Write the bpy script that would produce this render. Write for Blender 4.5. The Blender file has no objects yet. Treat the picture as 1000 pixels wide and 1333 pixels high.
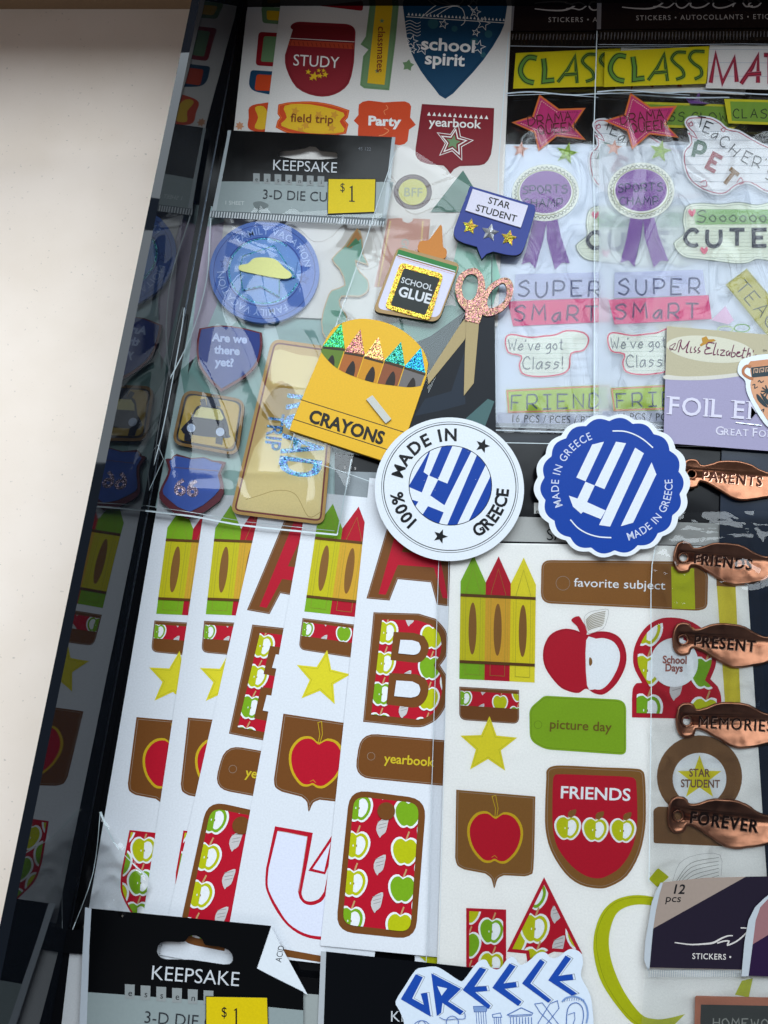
import bpy, math, random
from math import sin, cos, pi, radians
from mathutils import Vector, Matrix, noise
from mathutils.geometry import tessellate_polygon
random.seed(7)
scene = bpy.context.scene
COL = scene.collection

# ---------------------------------------------------------------- camera
FPX = 963.0                      # focal length in photo pixels (photo 1000 x 1333)
TILT = radians(13.6)
CAMH = 0.475
cd = bpy.data.cameras.new('camera'); cam = bpy.data.objects.new('camera', cd); COL.objects.link(cam)
cd.sensor_fit = 'VERTICAL'; cd.sensor_height = 36.0; cd.lens = 36.0 * FPX / 1333.0
cd.clip_start = 0.01; cd.clip_end = 50
cam.location = (0, 0, CAMH); cam.rotation_euler = (TILT, 0, 0)
scene.camera = cam
# ---------------------------------------------------------------- light
scene.view_settings.view_transform = 'Standard'; scene.view_settings.look = 'None'
scene.view_settings.exposure = 0.0; scene.view_settings.gamma = 1
scene.render.engine = 'CYCLES'
scene.cycles.transparent_max_bounces = 32; scene.cycles.max_bounces = 8
wd = bpy.data.worlds.new('World'); scene.world = wd; wd.use_nodes = True
bg = wd.node_tree.nodes['Background']; bg.inputs[0].default_value = (0.80, 0.86, 1.0, 1); bg.inputs[1].default_value = 0.13
def area(name, loc, target, sx, sy, power, col):
    ld = bpy.data.lights.new(name, 'AREA'); ld.shape = 'RECTANGLE'; ld.size = sx; ld.size_y = sy
    ld.energy = power; ld.color = col
    o = bpy.data.objects.new(name, ld); COL.objects.link(o); o.location = loc
    d = Vector(target) - Vector(loc); o.rotation_euler = d.to_track_quat('-Z', 'Y').to_euler()
    return o
wc, wt = Vector((0.2, 1.75, 2.1)), Vector((0.1, 0.1, 0))
wf = (wt - wc).normalized(); wx = Vector((1, 0, 0)); wx = (wx - wf * wx.dot(wf)).normalized(); wy = wf.cross(wx)
for i_ in (-1, 1):
    for j_ in (-1, 0, 1):                      # six panes of one large window
        q = wc + wy * (i_ * .54) + wx * (j_ * 1.5)
        area('window_light', q, q + wf, 1.38, .96, 24.5, (0.83, 0.93, 1.0))
area('fill_light', (-0.9, -1.4, 1.5), (0, 0, 0), 1.2, 0.8, 5, (1.0, 0.95, 0.88))  # added soft fill from the near side, no lamp there

# ---------------------------------------------------------------- pixel <-> place helpers
def W(x, y, z=0.0):
    """point on the level z (metres) seen at photo pixel x, y"""
    d = Vector(((x - 500) / FPX, -(y - 666.5) / FPX, -1.0))
    d = Matrix.Rotation(TILT, 3, 'X') @ d
    t = (z - CAMH) / d.z
    return Vector((d.x * t, d.y * t, z))
FR = dict(a=(0,0,.34), b=(330,0,.34), c=(660,0,.34), d=(180,160,.34), e=(150,380,.34), f=(370,220,.34), g=(630,180,.37),
          h=(370,400,.34), i=(660,400,.34), j=(60,660,.34), k=(280,660,.34), l=(570,690,.28), m=(800,680,.24), n=(60,960,.34),
          o=(320,960,.34), p=(640,960,.36), q=(780,0,.22), r=(860,400,.195), s=(510,1220,.28), t=(830,1130,.17), u=(0,1100,.24),
          v=(480,540,.21), w=(690,540,.21), x=(430,200,.22), z=(0,0,1))
def p(fr, s):
    ox, oy, k = FR[fr]; out = []
    for tk in s.split():
        a, b = tk.split(','); out.append((ox + float(a) * k, oy + float(b) * k))
    return out
def p1(fr, x, y):
    ox, oy, k = FR[fr]; return (ox + x * k, oy + y * k)
def amap(o, e, g): return lambda u, v: (o[0] + u * e[0] + v * g[0], o[1] + u * e[1] + v * g[1])
def mp(f, pts): return [f(*q) for q in pts]
def uv(s): return [tuple(float(c) for c in t.split(',')) for t in s.split()]
def catmull(pts, n=5, closed=True):
    out = []; N = len(pts)
    rng = range(N) if closed else range(N - 1)
    for i in rng:
        if closed: a, b, c, d = pts[i - 1], pts[i], pts[(i + 1) % N], pts[(i + 2) % N]
        else: a, b, c, d = pts[max(i - 1, 0)], pts[i], pts[i + 1], pts[min(i + 2, N - 1)]
        for k in range(n):
            t = k / n
            out.append(tuple(0.5 * ((2 * b[j]) + (c[j] - a[j]) * t + (2 * a[j] - 5 * b[j] + 4 * c[j] - d[j]) * t * t + (3 * b[j] - a[j] - 3 * c[j] + d[j]) * t ** 3) for j in (0, 1)))
    if not closed: out.append(tuple(pts[-1]))
    return out
def rp(pts, r, n=5):
    out = []; N = len(pts)
    for i in range(N):
        rr = r[i] if isinstance(r, (list, tuple)) else r
        a, b, c = Vector(pts[i - 1]), Vector(pts[i]), Vector(pts[(i + 1) % N])
        if rr <= 0: out.append(tuple(b)); continue
        d1, d2 = a - b, c - b; l1, l2 = d1.length, d2.length
        s = b + d1 / l1 * min(rr, l1 * .49); e = b + d2 / l2 * min(rr, l2 * .49)
        for k in range(n + 1):
            t = k / n; q = s * (1 - t) ** 2 + b * 2 * t * (1 - t) + e * t * t; out.append(tuple(q))
    return out
def ell(cx, cy, rx, ry=None, n=40, rot=0):
    ry = rx if ry is None else ry; c, s = cos(radians(rot)), sin(radians(rot))
    return [(cx + rx * cos(a) * c - ry * sin(a) * s, cy + rx * cos(a) * s + ry * sin(a) * c) for a in [2 * pi * k / n for k in range(n)]]
def star(cx, cy, r, rot=0, ri=.42, n=5, sq=1):
    return [(cx + (r if k % 2 == 0 else r * ri) * sin(radians(rot) + pi * k / n), cy - sq * (r if k % 2 == 0 else r * ri) * cos(radians(rot) + pi * k / n)) for k in range(2 * n)]
def areaof(l): return 0.5 * sum(l[i - 1][0] * l[i][1] - l[i][0] * l[i - 1][1] for i in range(len(l)))
def clean(l):
    o = []
    for q in l:
        if not o or abs(q[0] - o[-1][0]) + abs(q[1] - o[-1][1]) > 1e-3: o.append(tuple(q))
    if len(o) > 1 and abs(o[0][0] - o[-1][0]) + abs(o[0][1] - o[-1][1]) < 1e-3: o.pop()
    return o
def inset(l, d):
    l = clean(l); s = 1 if areaof(l) > 0 else -1; N = len(l); out = []
    for i in range(N):
        a, b, c = Vector(l[i - 1]), Vector(l[i]), Vector(l[(i + 1) % N])
        e1, e2 = (b - a).normalized(), (c - b).normalized()
        n1, n2 = Vector((-e1.y, e1.x)) * s, Vector((-e2.y, e2.x)) * s
        m = n1 + n2
        if m.length < 1e-4: m = n1
        m.normalize(); k = max(m.dot(n1), .45)
        out.append(tuple(b + m * d / k))
    return out
def tess(loops):
    ls = [clean(l) for l in loops]; flat = [q for l in ls for q in l]
    tr = tessellate_polygon([[Vector((q[0], q[1], 0)) for q in l] for l in ls])
    return flat, tr
def clip_tri(sub, tri):
    if areaof(tri) < 0: tri = tri[::-1]
    out = sub
    for i in range(3):
        a, b = tri[i], tri[(i + 1) % 3]; inp = out; out = []
        if not inp: return []
        f = lambda q: (b[0] - a[0]) * (q[1] - a[1]) - (b[1] - a[1]) * (q[0] - a[0])
        for j in range(len(inp)):
            P, Q = inp[j - 1], inp[j]; fp, fq = f(P), f(Q)
            if (fp >= 0) != (fq >= 0):
                t = fp / (fp - fq); out.append((P[0] + (Q[0] - P[0]) * t, P[1] + (Q[1] - P[1]) * t))
            if fq >= 0: out.append(Q)
    return out

# ---------------------------------------------------------------- materials
def lin(h):
    v = [int(h[i:i + 2], 16) / 255 for i in (0, 2, 4)]
    return tuple((c / 12.92 if c <= .04045 else ((c + .055) / 1.055) ** 2.4) for c in v) + (1,)
MATS = {}
def M(hx, kind='paper'):
    key = hx + kind
    if key in MATS: return MATS[key]
    m = bpy.data.materials.new(kind + '_' + hx); m.use_nodes = True; MATS[key] = m
    nt = m.node_tree; N = nt.nodes; L = nt.links; bs = N['Principled BSDF']
    c = lin(hx); bs.inputs['Base Color'].default_value = c
    tc = N.new('ShaderNodeTexCoord')
    R, sp = dict(paper=(.55, .3), gloss=(.2, .2), ink=(.42, .16), foam=(.5, .25), foil=(.3, .5), copper=(.3, .5), glitter=(.25, .5), metal=(.3, .5), plastic=(.12, .5), matte=(.75, .25)).get(kind, (.5, .4))
    bs.inputs['Roughness'].default_value = R; bs.inputs['Specular IOR Level'].default_value = sp
    def mixnoise(scale, amt, detail=3, to='Base Color'):
        nz = N.new('ShaderNodeTexNoise'); nz.inputs['Scale'].default_value = scale; nz.inputs['Detail'].default_value = detail
        L.new(tc.outputs['Object'], nz.inputs['Vector'])
        mr = N.new('ShaderNodeMapRange'); mr.inputs[1].default_value = .3; mr.inputs[2].default_value = .7
        mr.inputs[3].default_value = 1 - amt; mr.inputs[4].default_value = 1 + amt
        L.new(nz.outputs[0], mr.inputs[0])
        mx = N.new('ShaderNodeVectorMath'); mx.operation = 'SCALE'; mx.inputs[0].default_value = c[:3]; L.new(mr.outputs[0], mx.inputs['Scale'])
        L.new(mx.outputs[0], bs.inputs[to])
    def bump(scale, dist, detail=3, tex='Noise'):
        nz = N.new('ShaderNodeTexNoise'); nz.inputs['Scale'].default_value = scale; nz.inputs['Detail'].default_value = detail
        L.new(tc.outputs['Object'], nz.inputs['Vector'])
        bp = N.new('ShaderNodeBump'); bp.inputs['Strength'].default_value = 1; bp.inputs['Distance'].default_value = dist
        L.new(nz.outputs[0], bp.inputs['Height']); L.new(bp.outputs[0], bs.inputs['Normal']); return bp
    if kind in ('paper', 'ink', 'foam', 'matte'):
        mixnoise(900, .045, 4); bump(1600, .00004, 3)
    if kind == 'gloss':
        mixnoise(500, .02, 2); bump(26, .0006, 1.5)
    if kind == 'copper':
        bs.inputs['Metallic'].default_value = 1; mixnoise(160, .14, 4); bp_ = bump(70, .0008, 1.5); oi = N.new('ShaderNodeObjectInfo'); ad = N.new('ShaderNodeVectorMath'); ad.operation = 'ADD'; L.new(tc.outputs['Object'], ad.inputs[0]); L.new(oi.outputs['Location'], ad.inputs[1]); L.new(ad.outputs[0], bp_.inputs['Height'].links[0].from_node.inputs['Vector'])
    if kind in ('metal', 'foil'):
        bs.inputs['Metallic'].default_value = 1; bump(500, .0002, 2)
    if kind == 'glitter':
        vo = N.new('ShaderNodeTexVoronoi'); vo.inputs['Scale'].default_value = 2300; L.new(tc.outputs['Object'], vo.inputs['Vector'])
        hs = N.new('ShaderNodeHueSaturation'); hs.inputs['Color'].default_value = c
        sp_ = N.new('ShaderNodeSeparateColor'); L.new(vo.outputs['Color'], sp_.inputs[0])
        a = N.new('ShaderNodeMapRange'); a.inputs[3].default_value = .40; a.inputs[4].default_value = .60; L.new(sp_.outputs[0], a.inputs[0]); L.new(a.outputs[0], hs.inputs['Hue'])
        b = N.new('ShaderNodeMapRange'); b.inputs[3].default_value = .25; b.inputs[4].default_value = 2.6; L.new(sp_.outputs[1], b.inputs[0]); L.new(b.outputs[0], hs.inputs['Value'])
        L.new(hs.outputs[0], bs.inputs['Base Color']); bs.inputs['Metallic'].default_value = .55
        vm = N.new('ShaderNodeVectorMath'); vm.operation = 'SUBTRACT'; L.new(vo.outputs['Color'], vm.inputs[0]); vm.inputs[1].default_value = (.5, .5, .5)
        vs = N.new('ShaderNodeVectorMath'); vs.operation = 'SCALE'; vs.inputs['Scale'].default_value = 1.0; L.new(vm.outputs[0], vs.inputs[0])
        ge = N.new('ShaderNodeNewGeometry'); va = N.new('ShaderNodeVectorMath'); va.operation = 'ADD'; L.new(ge.outputs['Normal'], va.inputs[0]); L.new(vs.outputs[0], va.inputs[1])
        vn = N.new('ShaderNodeVectorMath'); vn.operation = 'NORMALIZE'; L.new(va.outputs[0], vn.inputs[0]); L.new(vn.outputs[0], bs.inputs['Normal'])
    return m
def film_mat(name, tint=(.985, .993, .992), gain=.95, rough=.04, bscale=10, bdist=.0004, haze=0.0):
    m = bpy.data.materials.new(name); m.use_nodes = True; nt = m.node_tree; N = nt.nodes; L = nt.links
    N.remove(N['Principled BSDF']); out = N['Material Output']
    tr = N.new('ShaderNodeBsdfTransparent'); tr.inputs[0].default_value = tint + (1,)
    gl = N.new('ShaderNodeBsdfGlossy'); gl.inputs['Roughness'].default_value = rough; gl.inputs[0].default_value = (1, 1, 1, 1)
    fr = N.new('ShaderNodeFresnel'); fr.inputs[0].default_value = 1.5
    mu = N.new('ShaderNodeMath'); mu.operation = 'MULTIPLY'; mu.inputs[1].default_value = gain; mu.use_clamp = True
    tc = N.new('ShaderNodeTexCoord'); nz = N.new('ShaderNodeTexNoise'); nz.inputs['Scale'].default_value = bscale; nz.inputs['Detail'].default_value = 2.5; nz.inputs['Distortion'].default_value = .6
    mpn = N.new('ShaderNodeMapping'); mpn.inputs['Scale'].default_value = (1, 1.6, 1)
    bp = N.new('ShaderNodeBump'); bp.inputs['Distance'].default_value = bdist
    L.new(tc.outputs['Object'], mpn.inputs[0]); L.new(mpn.outputs[0], nz.inputs['Vector']); L.new(nz.outputs[0], bp.inputs['Height'])
    L.new(bp.outputs[0], gl.inputs['Normal']); L.new(bp.outputs[0], fr.inputs['Normal'])
    L.new(fr.outputs[0], mu.inputs[0])
    mx = N.new('ShaderNodeMixShader'); L.new(mu.outputs[0], mx.inputs[0]); L.new(tr.outputs[0], mx.inputs[1]); L.new(gl.outputs[0], mx.inputs[2])
    last = mx
    if haze > 0:
        df = N.new('ShaderNodeBsdfDiffuse'); df.inputs[0].default_value = (.85, .9, .92, 1)
        m2 = N.new('ShaderNodeMixShader'); m2.inputs[0].default_value = haze; L.new(mx.outputs[0], m2.inputs[1]); L.new(df.outputs[0], m2.inputs[2]); last = m2
    L.new(last.outputs[0], out.inputs[0]); return m

# ---------------------------------------------------------------- builders
THINGS = []
class Thing:
    def __init__(s, name, label, cat, at, z, group=None):
        o = bpy.data.objects.new(name, None); COL.objects.link(o); o.empty_display_size = .01
        o['label'] = label; o['category'] = cat
        if group: o['group'] = group
        s.org = W(at[0], at[1], z / 1000); o.location = s.org; s.o = o; s.parts = []; s.z = z; THINGS.append(s)
    def part(s, name, z=None, label=None, kind=None):
        b = B(name, s.z if z is None else z, s.org, label, kind); s.parts.append(b); return b
    def rigid(s, a0, a1, b0, b1, z):
        """lay the whole thing so that its points a0, a1 come to lie at b0, b1"""
        A0, A1, B0, B1 = W(*a0, s.z / 1000), W(*a1, s.z / 1000), W(*b0, z / 1000), W(*b1, z / 1000)
        d1, d2 = A1 - A0, B1 - B0; an = math.atan2(d2.y, d2.x) - math.atan2(d1.y, d1.x)
        R = Matrix.Rotation(an, 3, 'Z'); s.o.rotation_euler = (0, 0, an)
        s.o.location = B0 + R @ (s.org - A0); s.o.location.z = z / 1000
class B:
    """collects polygons of one part, in photo pixels on stacked levels (mm)"""
    def __init__(s, name, z, org, label=None, kind=None):
        s.name, s.z, s.org, s.label, s.kind = name, z, org, label, kind
        s.v = []; s.f = []; s.mi = []; s.mats = []; s.subs = []; s.bev = 0; s.smooth = False
    def sub(s, name, dz=.05, label=None):
        b = B(name, s.z + dz, s.org, label); s.subs.append(b); return b
    def m(s, mat):
        if mat not in s.mats: s.mats.append(mat)
        return s.mats.index(mat)
    def V(s, x, y, z): s.v.append(W(x, y, z / 1000) - s.org); return len(s.v) - 1
    def face(s, idx, mi): s.f.append(idx); s.mi.append(mi)
    def fill(s, loops, mat, th=0, up=.02, clip=None):
        if loops and isinstance(loops[0][0], (int, float)): loops = [loops]
        s.z += up; mi = s.m(mat)
        flat, tr = tess(loops)
        if clip is not None:
            if isinstance(clip[0][0], (int, float)): clip = [clip]
            cf, ct = tess(clip); ctr = [[cf[i] for i in t] for t in ct]
            bb = [(min(q[0] for q in t), max(q[0] for q in t), min(q[1] for q in t), max(q[1] for q in t)) for t in ctr]
            for t in tr:
                T = [flat[i] for i in t]; x0, x1 = min(q[0] for q in T), max(q[0] for q in T); y0, y1 = min(q[1] for q in T), max(q[1] for q in T)
                for c, q in zip(ctr, bb):
                    if q[0] > x1 or q[1] < x0 or q[2] > y1 or q[3] < y0: continue
                    o = clean(clip_tri(T, c))
                    if len(o) >= 3 and abs(areaof(o)) > .01:
                        if areaof(o) > 0: o = o[::-1]
                        s.face([s.V(a, b, s.z) for a, b in o], mi)
            return s
        ids = [s.V(a, b, s.z) for a, b in flat]
        for t in tr:
            q = [flat[i] for i in t]
            if abs(areaof(q)) < 1e-6: continue
            s.face([ids[i] for i in (t if areaof(q) < 0 else t[::-1])], mi)
        if th > 0:
            base = 0
            for k, l in enumerate(loops):
                l = clean(l); n = len(l); lo = []
                for i in range(n):
                    v = s.v[ids[base + i]].copy(); v.z -= th / 1000; s.v.append(v); lo.append(len(s.v) - 1)
                ccw = (areaof(l) < 0) == (k == 0)
                for i in range(n):
                    j = (i + 1) % n; q = [ids[base + i], lo[i], lo[j], ids[base + j]]
                    s.face(q if ccw else q[::-1], mi)
                base += n
        return s
    def side(s, mat):
        """last extrusion's walls in another material"""
        mi = s.m(mat)
        for i in range(len(s.f) - 1, -1, -1):
            if len(s.f[i]) == 4 and s.mi[i] != mi: s.mi[i] = mi
            else: break
        return s
    def line(s, pts, w, mat, closed=False, up=.012, clip=None, w2=None):
        pts = clean(pts); N = len(pts)
        if N < 2: return s
        Lf, Rt = [], []
        for i in range(N):
            if closed: a, c = pts[i - 1], pts[(i + 1) % N]
            else: a, c = pts[max(i - 1, 0)], pts[min(i + 1, N - 1)]
            b = pts[i]; e1 = Vector((b[0] - a[0], b[1] - a[1])); e2 = Vector((c[0] - b[0], c[1] - b[1]))
            if e1.length < 1e-6: e1 = e2
            if e2.length < 1e-6: e2 = e1
            e1.normalize(); e2.normalize(); n = Vector((-e1.y - e2.y, e1.x + e2.x))
            if n.length < 1e-3: n = Vector((-e1.y, e1.x))
            n.normalize(); k = max(abs(n.dot(Vector((-e1.y, e1.x)))), .5)
            ww = w if w2 is None else w + (w2 - w) * (1 - abs(2 * i / (N - 1) - 1))
            Lf.append((b[0] + n.x * ww / 2 / k, b[1] + n.y * ww / 2 / k)); Rt.append((b[0] - n.x * ww / 2 / k, b[1] - n.y * ww / 2 / k))
        s.z += up; mi = s.m(mat)
        if clip is not None:
            z0 = s.z
            for i in range(N if closed else N - 1):
                j = (i + 1) % N; s.z = z0 - .02; s.fill([Lf[i], Lf[j], Rt[j], Rt[i]], mat, clip=clip)
            s.z = z0; return s
        a = [s.V(*q, s.z) for q in Lf]; b = [s.V(*q, s.z) for q in Rt]
        for i in range(N if closed else N - 1):
            j = (i + 1) % N; s.face([a[i], b[i], b[j], a[j]][::-1], mi)
        return s
    def text(s, body, x, y, h, mat, ang=0, sx=1, bold=0, align='l', shear=0, sp=1, up=.02, th=0):
        if 'M' in body and bold > 0: bold = 0 if len(body) > 1 else .008
        vs, fs = glyphs(body, bold, sp); k = h / .69; A = radians(ang)
        if not vs: return s
        x1 = max(q[0] for q in vs); off = {'l': 0, 'c': -x1 / 2, 'r': -x1}[align]
        s.z += up; mi = s.m(mat); ids = []
        for gx, gy in vs:
            X = (gx + off) * sx * k + gy * shear * k; Y = gy * k
            ids.append(s.V(x + X * cos(A) + Y * sin(A), y + X * sin(A) - Y * cos(A), s.z))
        for f in fs: s.face([ids[i] for i in f], mi)
        if th:
            from collections import Counter
            ed = {}
            for f in fs:
                for i in range(len(f)): ed[(f[i], f[(i + 1) % len(f)])] = 1
            for (a, b) in ed:
                if (b, a) not in ed:
                    va, vb = s.v[ids[a]].copy(), s.v[ids[b]].copy(); va.z -= th / 1000; vb.z -= th / 1000
                    s.v += [va, vb]; n = len(s.v); s.face([ids[a], n - 2, n - 1, ids[b]], mi)
        return s
    def arc(s, body, cx, cy, r, a0, h, mat, sx=1, bold=0, sp=0, cw=True, ry=None):
        """letters along a circle: a0 = clock angle of the start, cw reads clockwise with tops outward"""
        a = a0; k = h / .69; ry = ry or r; s.z += .02
        for ch in body:
            w = adv(ch, bold) * k * sx + sp; da = math.degrees(w / r); mid = a + (da / 2 if cw else -da / 2)
            if ch != ' ':
                t = radians(mid); R = r if cw else r
                px, py = cx + R * sin(t), cy - ry * cos(t)
                s.text(ch, px, py, h, mat, ang=mid if cw else mid + 180, sx=sx, bold=bold, align='c', up=0)
            a += da if cw else -da
        return s
    def hand(s, body, x, y, h, mat, w=1.5, ang=0, sx=1, gap=3, jit=.25, shear=0, wavy=0):
        A = radians(ang); k = h / 10; X0 = 0
        for ch in body:
            if ch == ' ': X0 += 5; continue
            g = STROKE.get(ch, STROKE.get(ch.upper())); base = 4 if ch.islower() else 0; mxx = 0; jy = random.uniform(-wavy, wavy)
            for st in g.split('|'):
                cur = st[0] == '~'; pts = [(int(q[0], 16), int(q[1], 16) - base + jy) for q in st.lstrip('~').split()]
                mxx = max(mxx, max(q[0] for q in pts))
                pts = [(a + random.uniform(-jit, jit), b + random.uniform(-jit, jit)) for a, b in pts]
                if cur: pts = catmull(pts, 5, False)
                o = []
                for a, b in pts:
                    X = (X0 + a) * k * sx + b * k * shear; Y = b * k; o.append((x + X * cos(A) + Y * sin(A), y + X * sin(A) - Y * cos(A)))
                s.line(o, w, mat, up=.004)
            X0 += mxx + gap
        return s
    def build(s, parent):
        me = bpy.data.meshes.new(s.name); me.from_pydata([tuple(q) for q in s.v], [], s.f)
        for m in s.mats: me.materials.append(m)
        me.polygons.foreach_set('material_index', s.mi)
        if s.smooth: me.polygons.foreach_set('use_smooth', [True] * len(s.f))
        me.update()
        o = bpy.data.objects.new(s.name, me); COL.objects.link(o); o.parent = parent
        if s.label: o['label'] = s.label
        if s.kind: o['kind'] = s.kind
        if s.bev:
            md = o.modifiers.new('bevel', 'BEVEL'); md.width = s.bev / 1000; md.segments = 2; md.limit_method = 'ANGLE'; md.angle_limit = radians(50)
        s.o = o
        for q in s.subs:
            if q.f: q.build(o)
        return o
GC = {}
def glyphs(body, bold=0, sp=1):
    key = (body, bold, sp)
    if key in GC: return GC[key]
    c = bpy.data.curves.new('lettering', 'FONT'); c.body = body; c.resolution_u = 3; c.offset = bold; c.space_character = sp
    o = bpy.data.objects.new('lettering', c); me = o.to_mesh()
    vs = [(v.co.x, v.co.y) for v in me.vertices]; fs = []
    for f in me.polygons:
        q = list(f.vertices); a = areaof([vs[i] for i in q])
        fs.append(q if a > 0 else q[::-1])
    o.to_mesh_clear(); bpy.data.objects.remove(o); bpy.data.curves.remove(c)
    GC[key] = (vs, fs); return GC[key]
AD = {}
def adv(ch, bold=0):
    if ch not in AD:
        a = max(v[0] for v in glyphs(ch + '|')[0]); b = max(v[0] for v in glyphs('|')[0]); AD[ch] = a - b
    return AD[ch]
STROKE = {
 'A': "00 4a 80|24 64", 'B': "0a 00|~0a 4a 78 55 05|~05 65 82 50 00", 'C': "~78 5a 29 05 21 50 71", 'D': "0a 00|~0a 4a 85 40 00",
 'E': "7a 0a 00 70|05 55", 'F': "7a 0a 00|05 55", 'G': "~78 5a 29 05 21 50 73|73 43", 'H': "00 0a|70 7a|05 75", 'I': "30 3a|0a 6a|00 60",
 'K': "0a 00|7a 05 70", 'L': "0a 00 60", 'M': "00 1a 54 8a 90", 'N': "00 0a 70 7a", 'O': "~4a 18 05 22 40 72 85 68 4a",
 'P': "00 0a|~0a 5a 77 54 04", 'Q': "~4a 18 05 22 40 72 85 68 4a|53 80", 'R': "00 0a|~0a 5a 77 54 04|34 70", 'S': "~78 5a 18 26 55 73 50 20 01",
 'T': "0a 8a|4a 40", 'U': "~0a 03 20 50 73 7a", 'V': "0a 40 8a", 'W': "0a 20 46 70 9a", 'X': "0a 80|8a 00", 'Y': "0a 45 8a|45 40", 'Z': "0a 7a 00 70",
 "'": "1a 08", '!': "0a 03|00 01", '-': "05 45", '1': "0a 00", '0': "~3a 08 03 30 63 68 3a",
 'a': "~5a 29 06 14 35 59|5a 54", 'b': "0e 04|~07 2a 57 34 05", 'c': "~59 3a 07 24 54", 'e': "~07 57 58 3a 06 24 55", 'g': "~5a 29 07 25 58|~5a 53 21 01",
 'h': "0e 04|~08 3a 58 54", 'i': "0a 04|0c 0d", 'l': "0e 04", 'm': "0a 04|~08 2a 48 44|~48 6a 88 84", 'o': "~3a 07 34 57 3a", 's': "~59 2a 18 47 35 04",
 't': "2e 25 44|0b 4b", 'v': "0a 34 6a", 'k': "0e 04|5a 07 54", 'u': "~0a 05 34 57|5a 54", 'n': "0a 04|~08 3a 58 54", 'r': "0a 04|~08 2a 49", 'w': "0a 24 48 64 8a",
}
def quad_film(b, c4, mat, z, nx=40, ny=40, amp=.6, seed=0, sc=40, edge=0):
    """clear film as a crumpled sheet: corners tl tr br bl in pixels"""
    mi = b.m(mat); ids = []; off = Vector((seed * 7.3, seed * 3.1, 0))
    rr = random.Random(seed * 11 + 5); cen = [W((c4[0][0] + c4[2][0]) / 2, (c4[0][1] + c4[2][1]) / 2, z / 1000)]
    ext = (W(*c4[2], z / 1000) - W(*c4[0], z / 1000)).length / 2; folds = []
    for _ in range(14):
        an = rr.choice((rr.uniform(-.5, .5), rr.uniform(0, pi))); fx_, fy_ = cen[0].x + rr.uniform(-ext, ext) * .8, cen[0].y + rr.uniform(-ext, ext) * .9
        folds.append((fx_, fy_, cos(an), sin(an), rr.uniform(.012, .045), rr.uniform(.25, .9), rr.uniform(.0012, .003)))
    for j in range(ny + 1):
        for i in range(nx + 1):
            u, v = i / nx, j / ny
            x = (c4[0][0] * (1 - u) + c4[1][0] * u) * (1 - v) + (c4[3][0] * (1 - u) + c4[2][0] * u) * v
            y = (c4[0][1] * (1 - u) + c4[1][1] * u) * (1 - v) + (c4[3][1] * (1 - u) + c4[2][1] * u) * v
            q = W(x, y, z / 1000); n1 = noise.noise(q * sc + off); n2 = 1 - abs(noise.noise(Vector((q.x * sc * 1.7, q.y * sc * .9, 0)) + off * 2)) * 2
            ed = min(u, 1 - u, v, 1 - v); h = amp * (.5 + .5 * n1 + .6 * max(n2 - .7, 0) / .3) * min(1, .35 + ed * 9) + edge * max(0, 1 - ed * 25)
            for (fx_, fy_, ca, sa, fl, fa, fw) in folds:
                al = (q.x - fx_) * ca + (q.y - fy_) * sa; dd = abs(-(q.x - fx_) * sa + (q.y - fy_) * ca)
                if abs(al) < fl and dd < fw * 3: h += amp * .55 * fa * max(0, 1 - dd / fw / 3) ** 2 * (1 - (al / fl) ** 2)
            b.v.append(W(x, y, (z + h) / 1000) - b.org); ids.append(len(b.v) - 1)
    for j in range(ny):
        for i in range(nx):
            a = j * (nx + 1) + i; b.face([ids[a], ids[a + nx + 1], ids[a + nx + 2], ids[a + 1]], mi)
    b.smooth = True
FILM = film_mat('clear_film'); FILM2 = film_mat('clear_film_soft', bdist=.0006, rough=.06, gain=.8); FILMS = film_mat('shiny_film', bdist=.0016, bscale=30, gain=.9, rough=.04)
FILMH = film_mat('milky_film', bdist=.0007, rough=.14, gain=.7, haze=.03)
# ================================================================ the setting
def box(b, P0, P1, P2, P3, z0, z1, mat):
    """prism over four world points"""
    mi = b.m(mat); n = len(b.v)
    for z in (z0, z1):
        for q in (P0, P1, P2, P3): b.v.append(Vector((q[0], q[1], z)) - b.org)
    a = areaof([(q[0], q[1]) for q in (P0, P1, P2, P3)]) > 0
    for f in ([0, 3, 2, 1], [4, 5, 6, 7], [0, 1, 5, 4], [1, 2, 6, 5], [2, 3, 7, 6], [3, 0, 4, 7]):
        b.face([n + i for i in (f if a else f[::-1])], mi)
def structure(name, b):
    o = b.build(None); o.location = b.org; o['kind'] = 'structure'; return o
O0 = Vector((0, 0, 0))
WB0, WB1 = W(318, 0), W(92, 1211)                    # foot of the glass side
wd_ = (WB1 - WB0).normalized(); wn = Vector((-wd_.y, wd_.x, 0))
if wn.x > 0: wn = -wn                                # points outward, to the left
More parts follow.
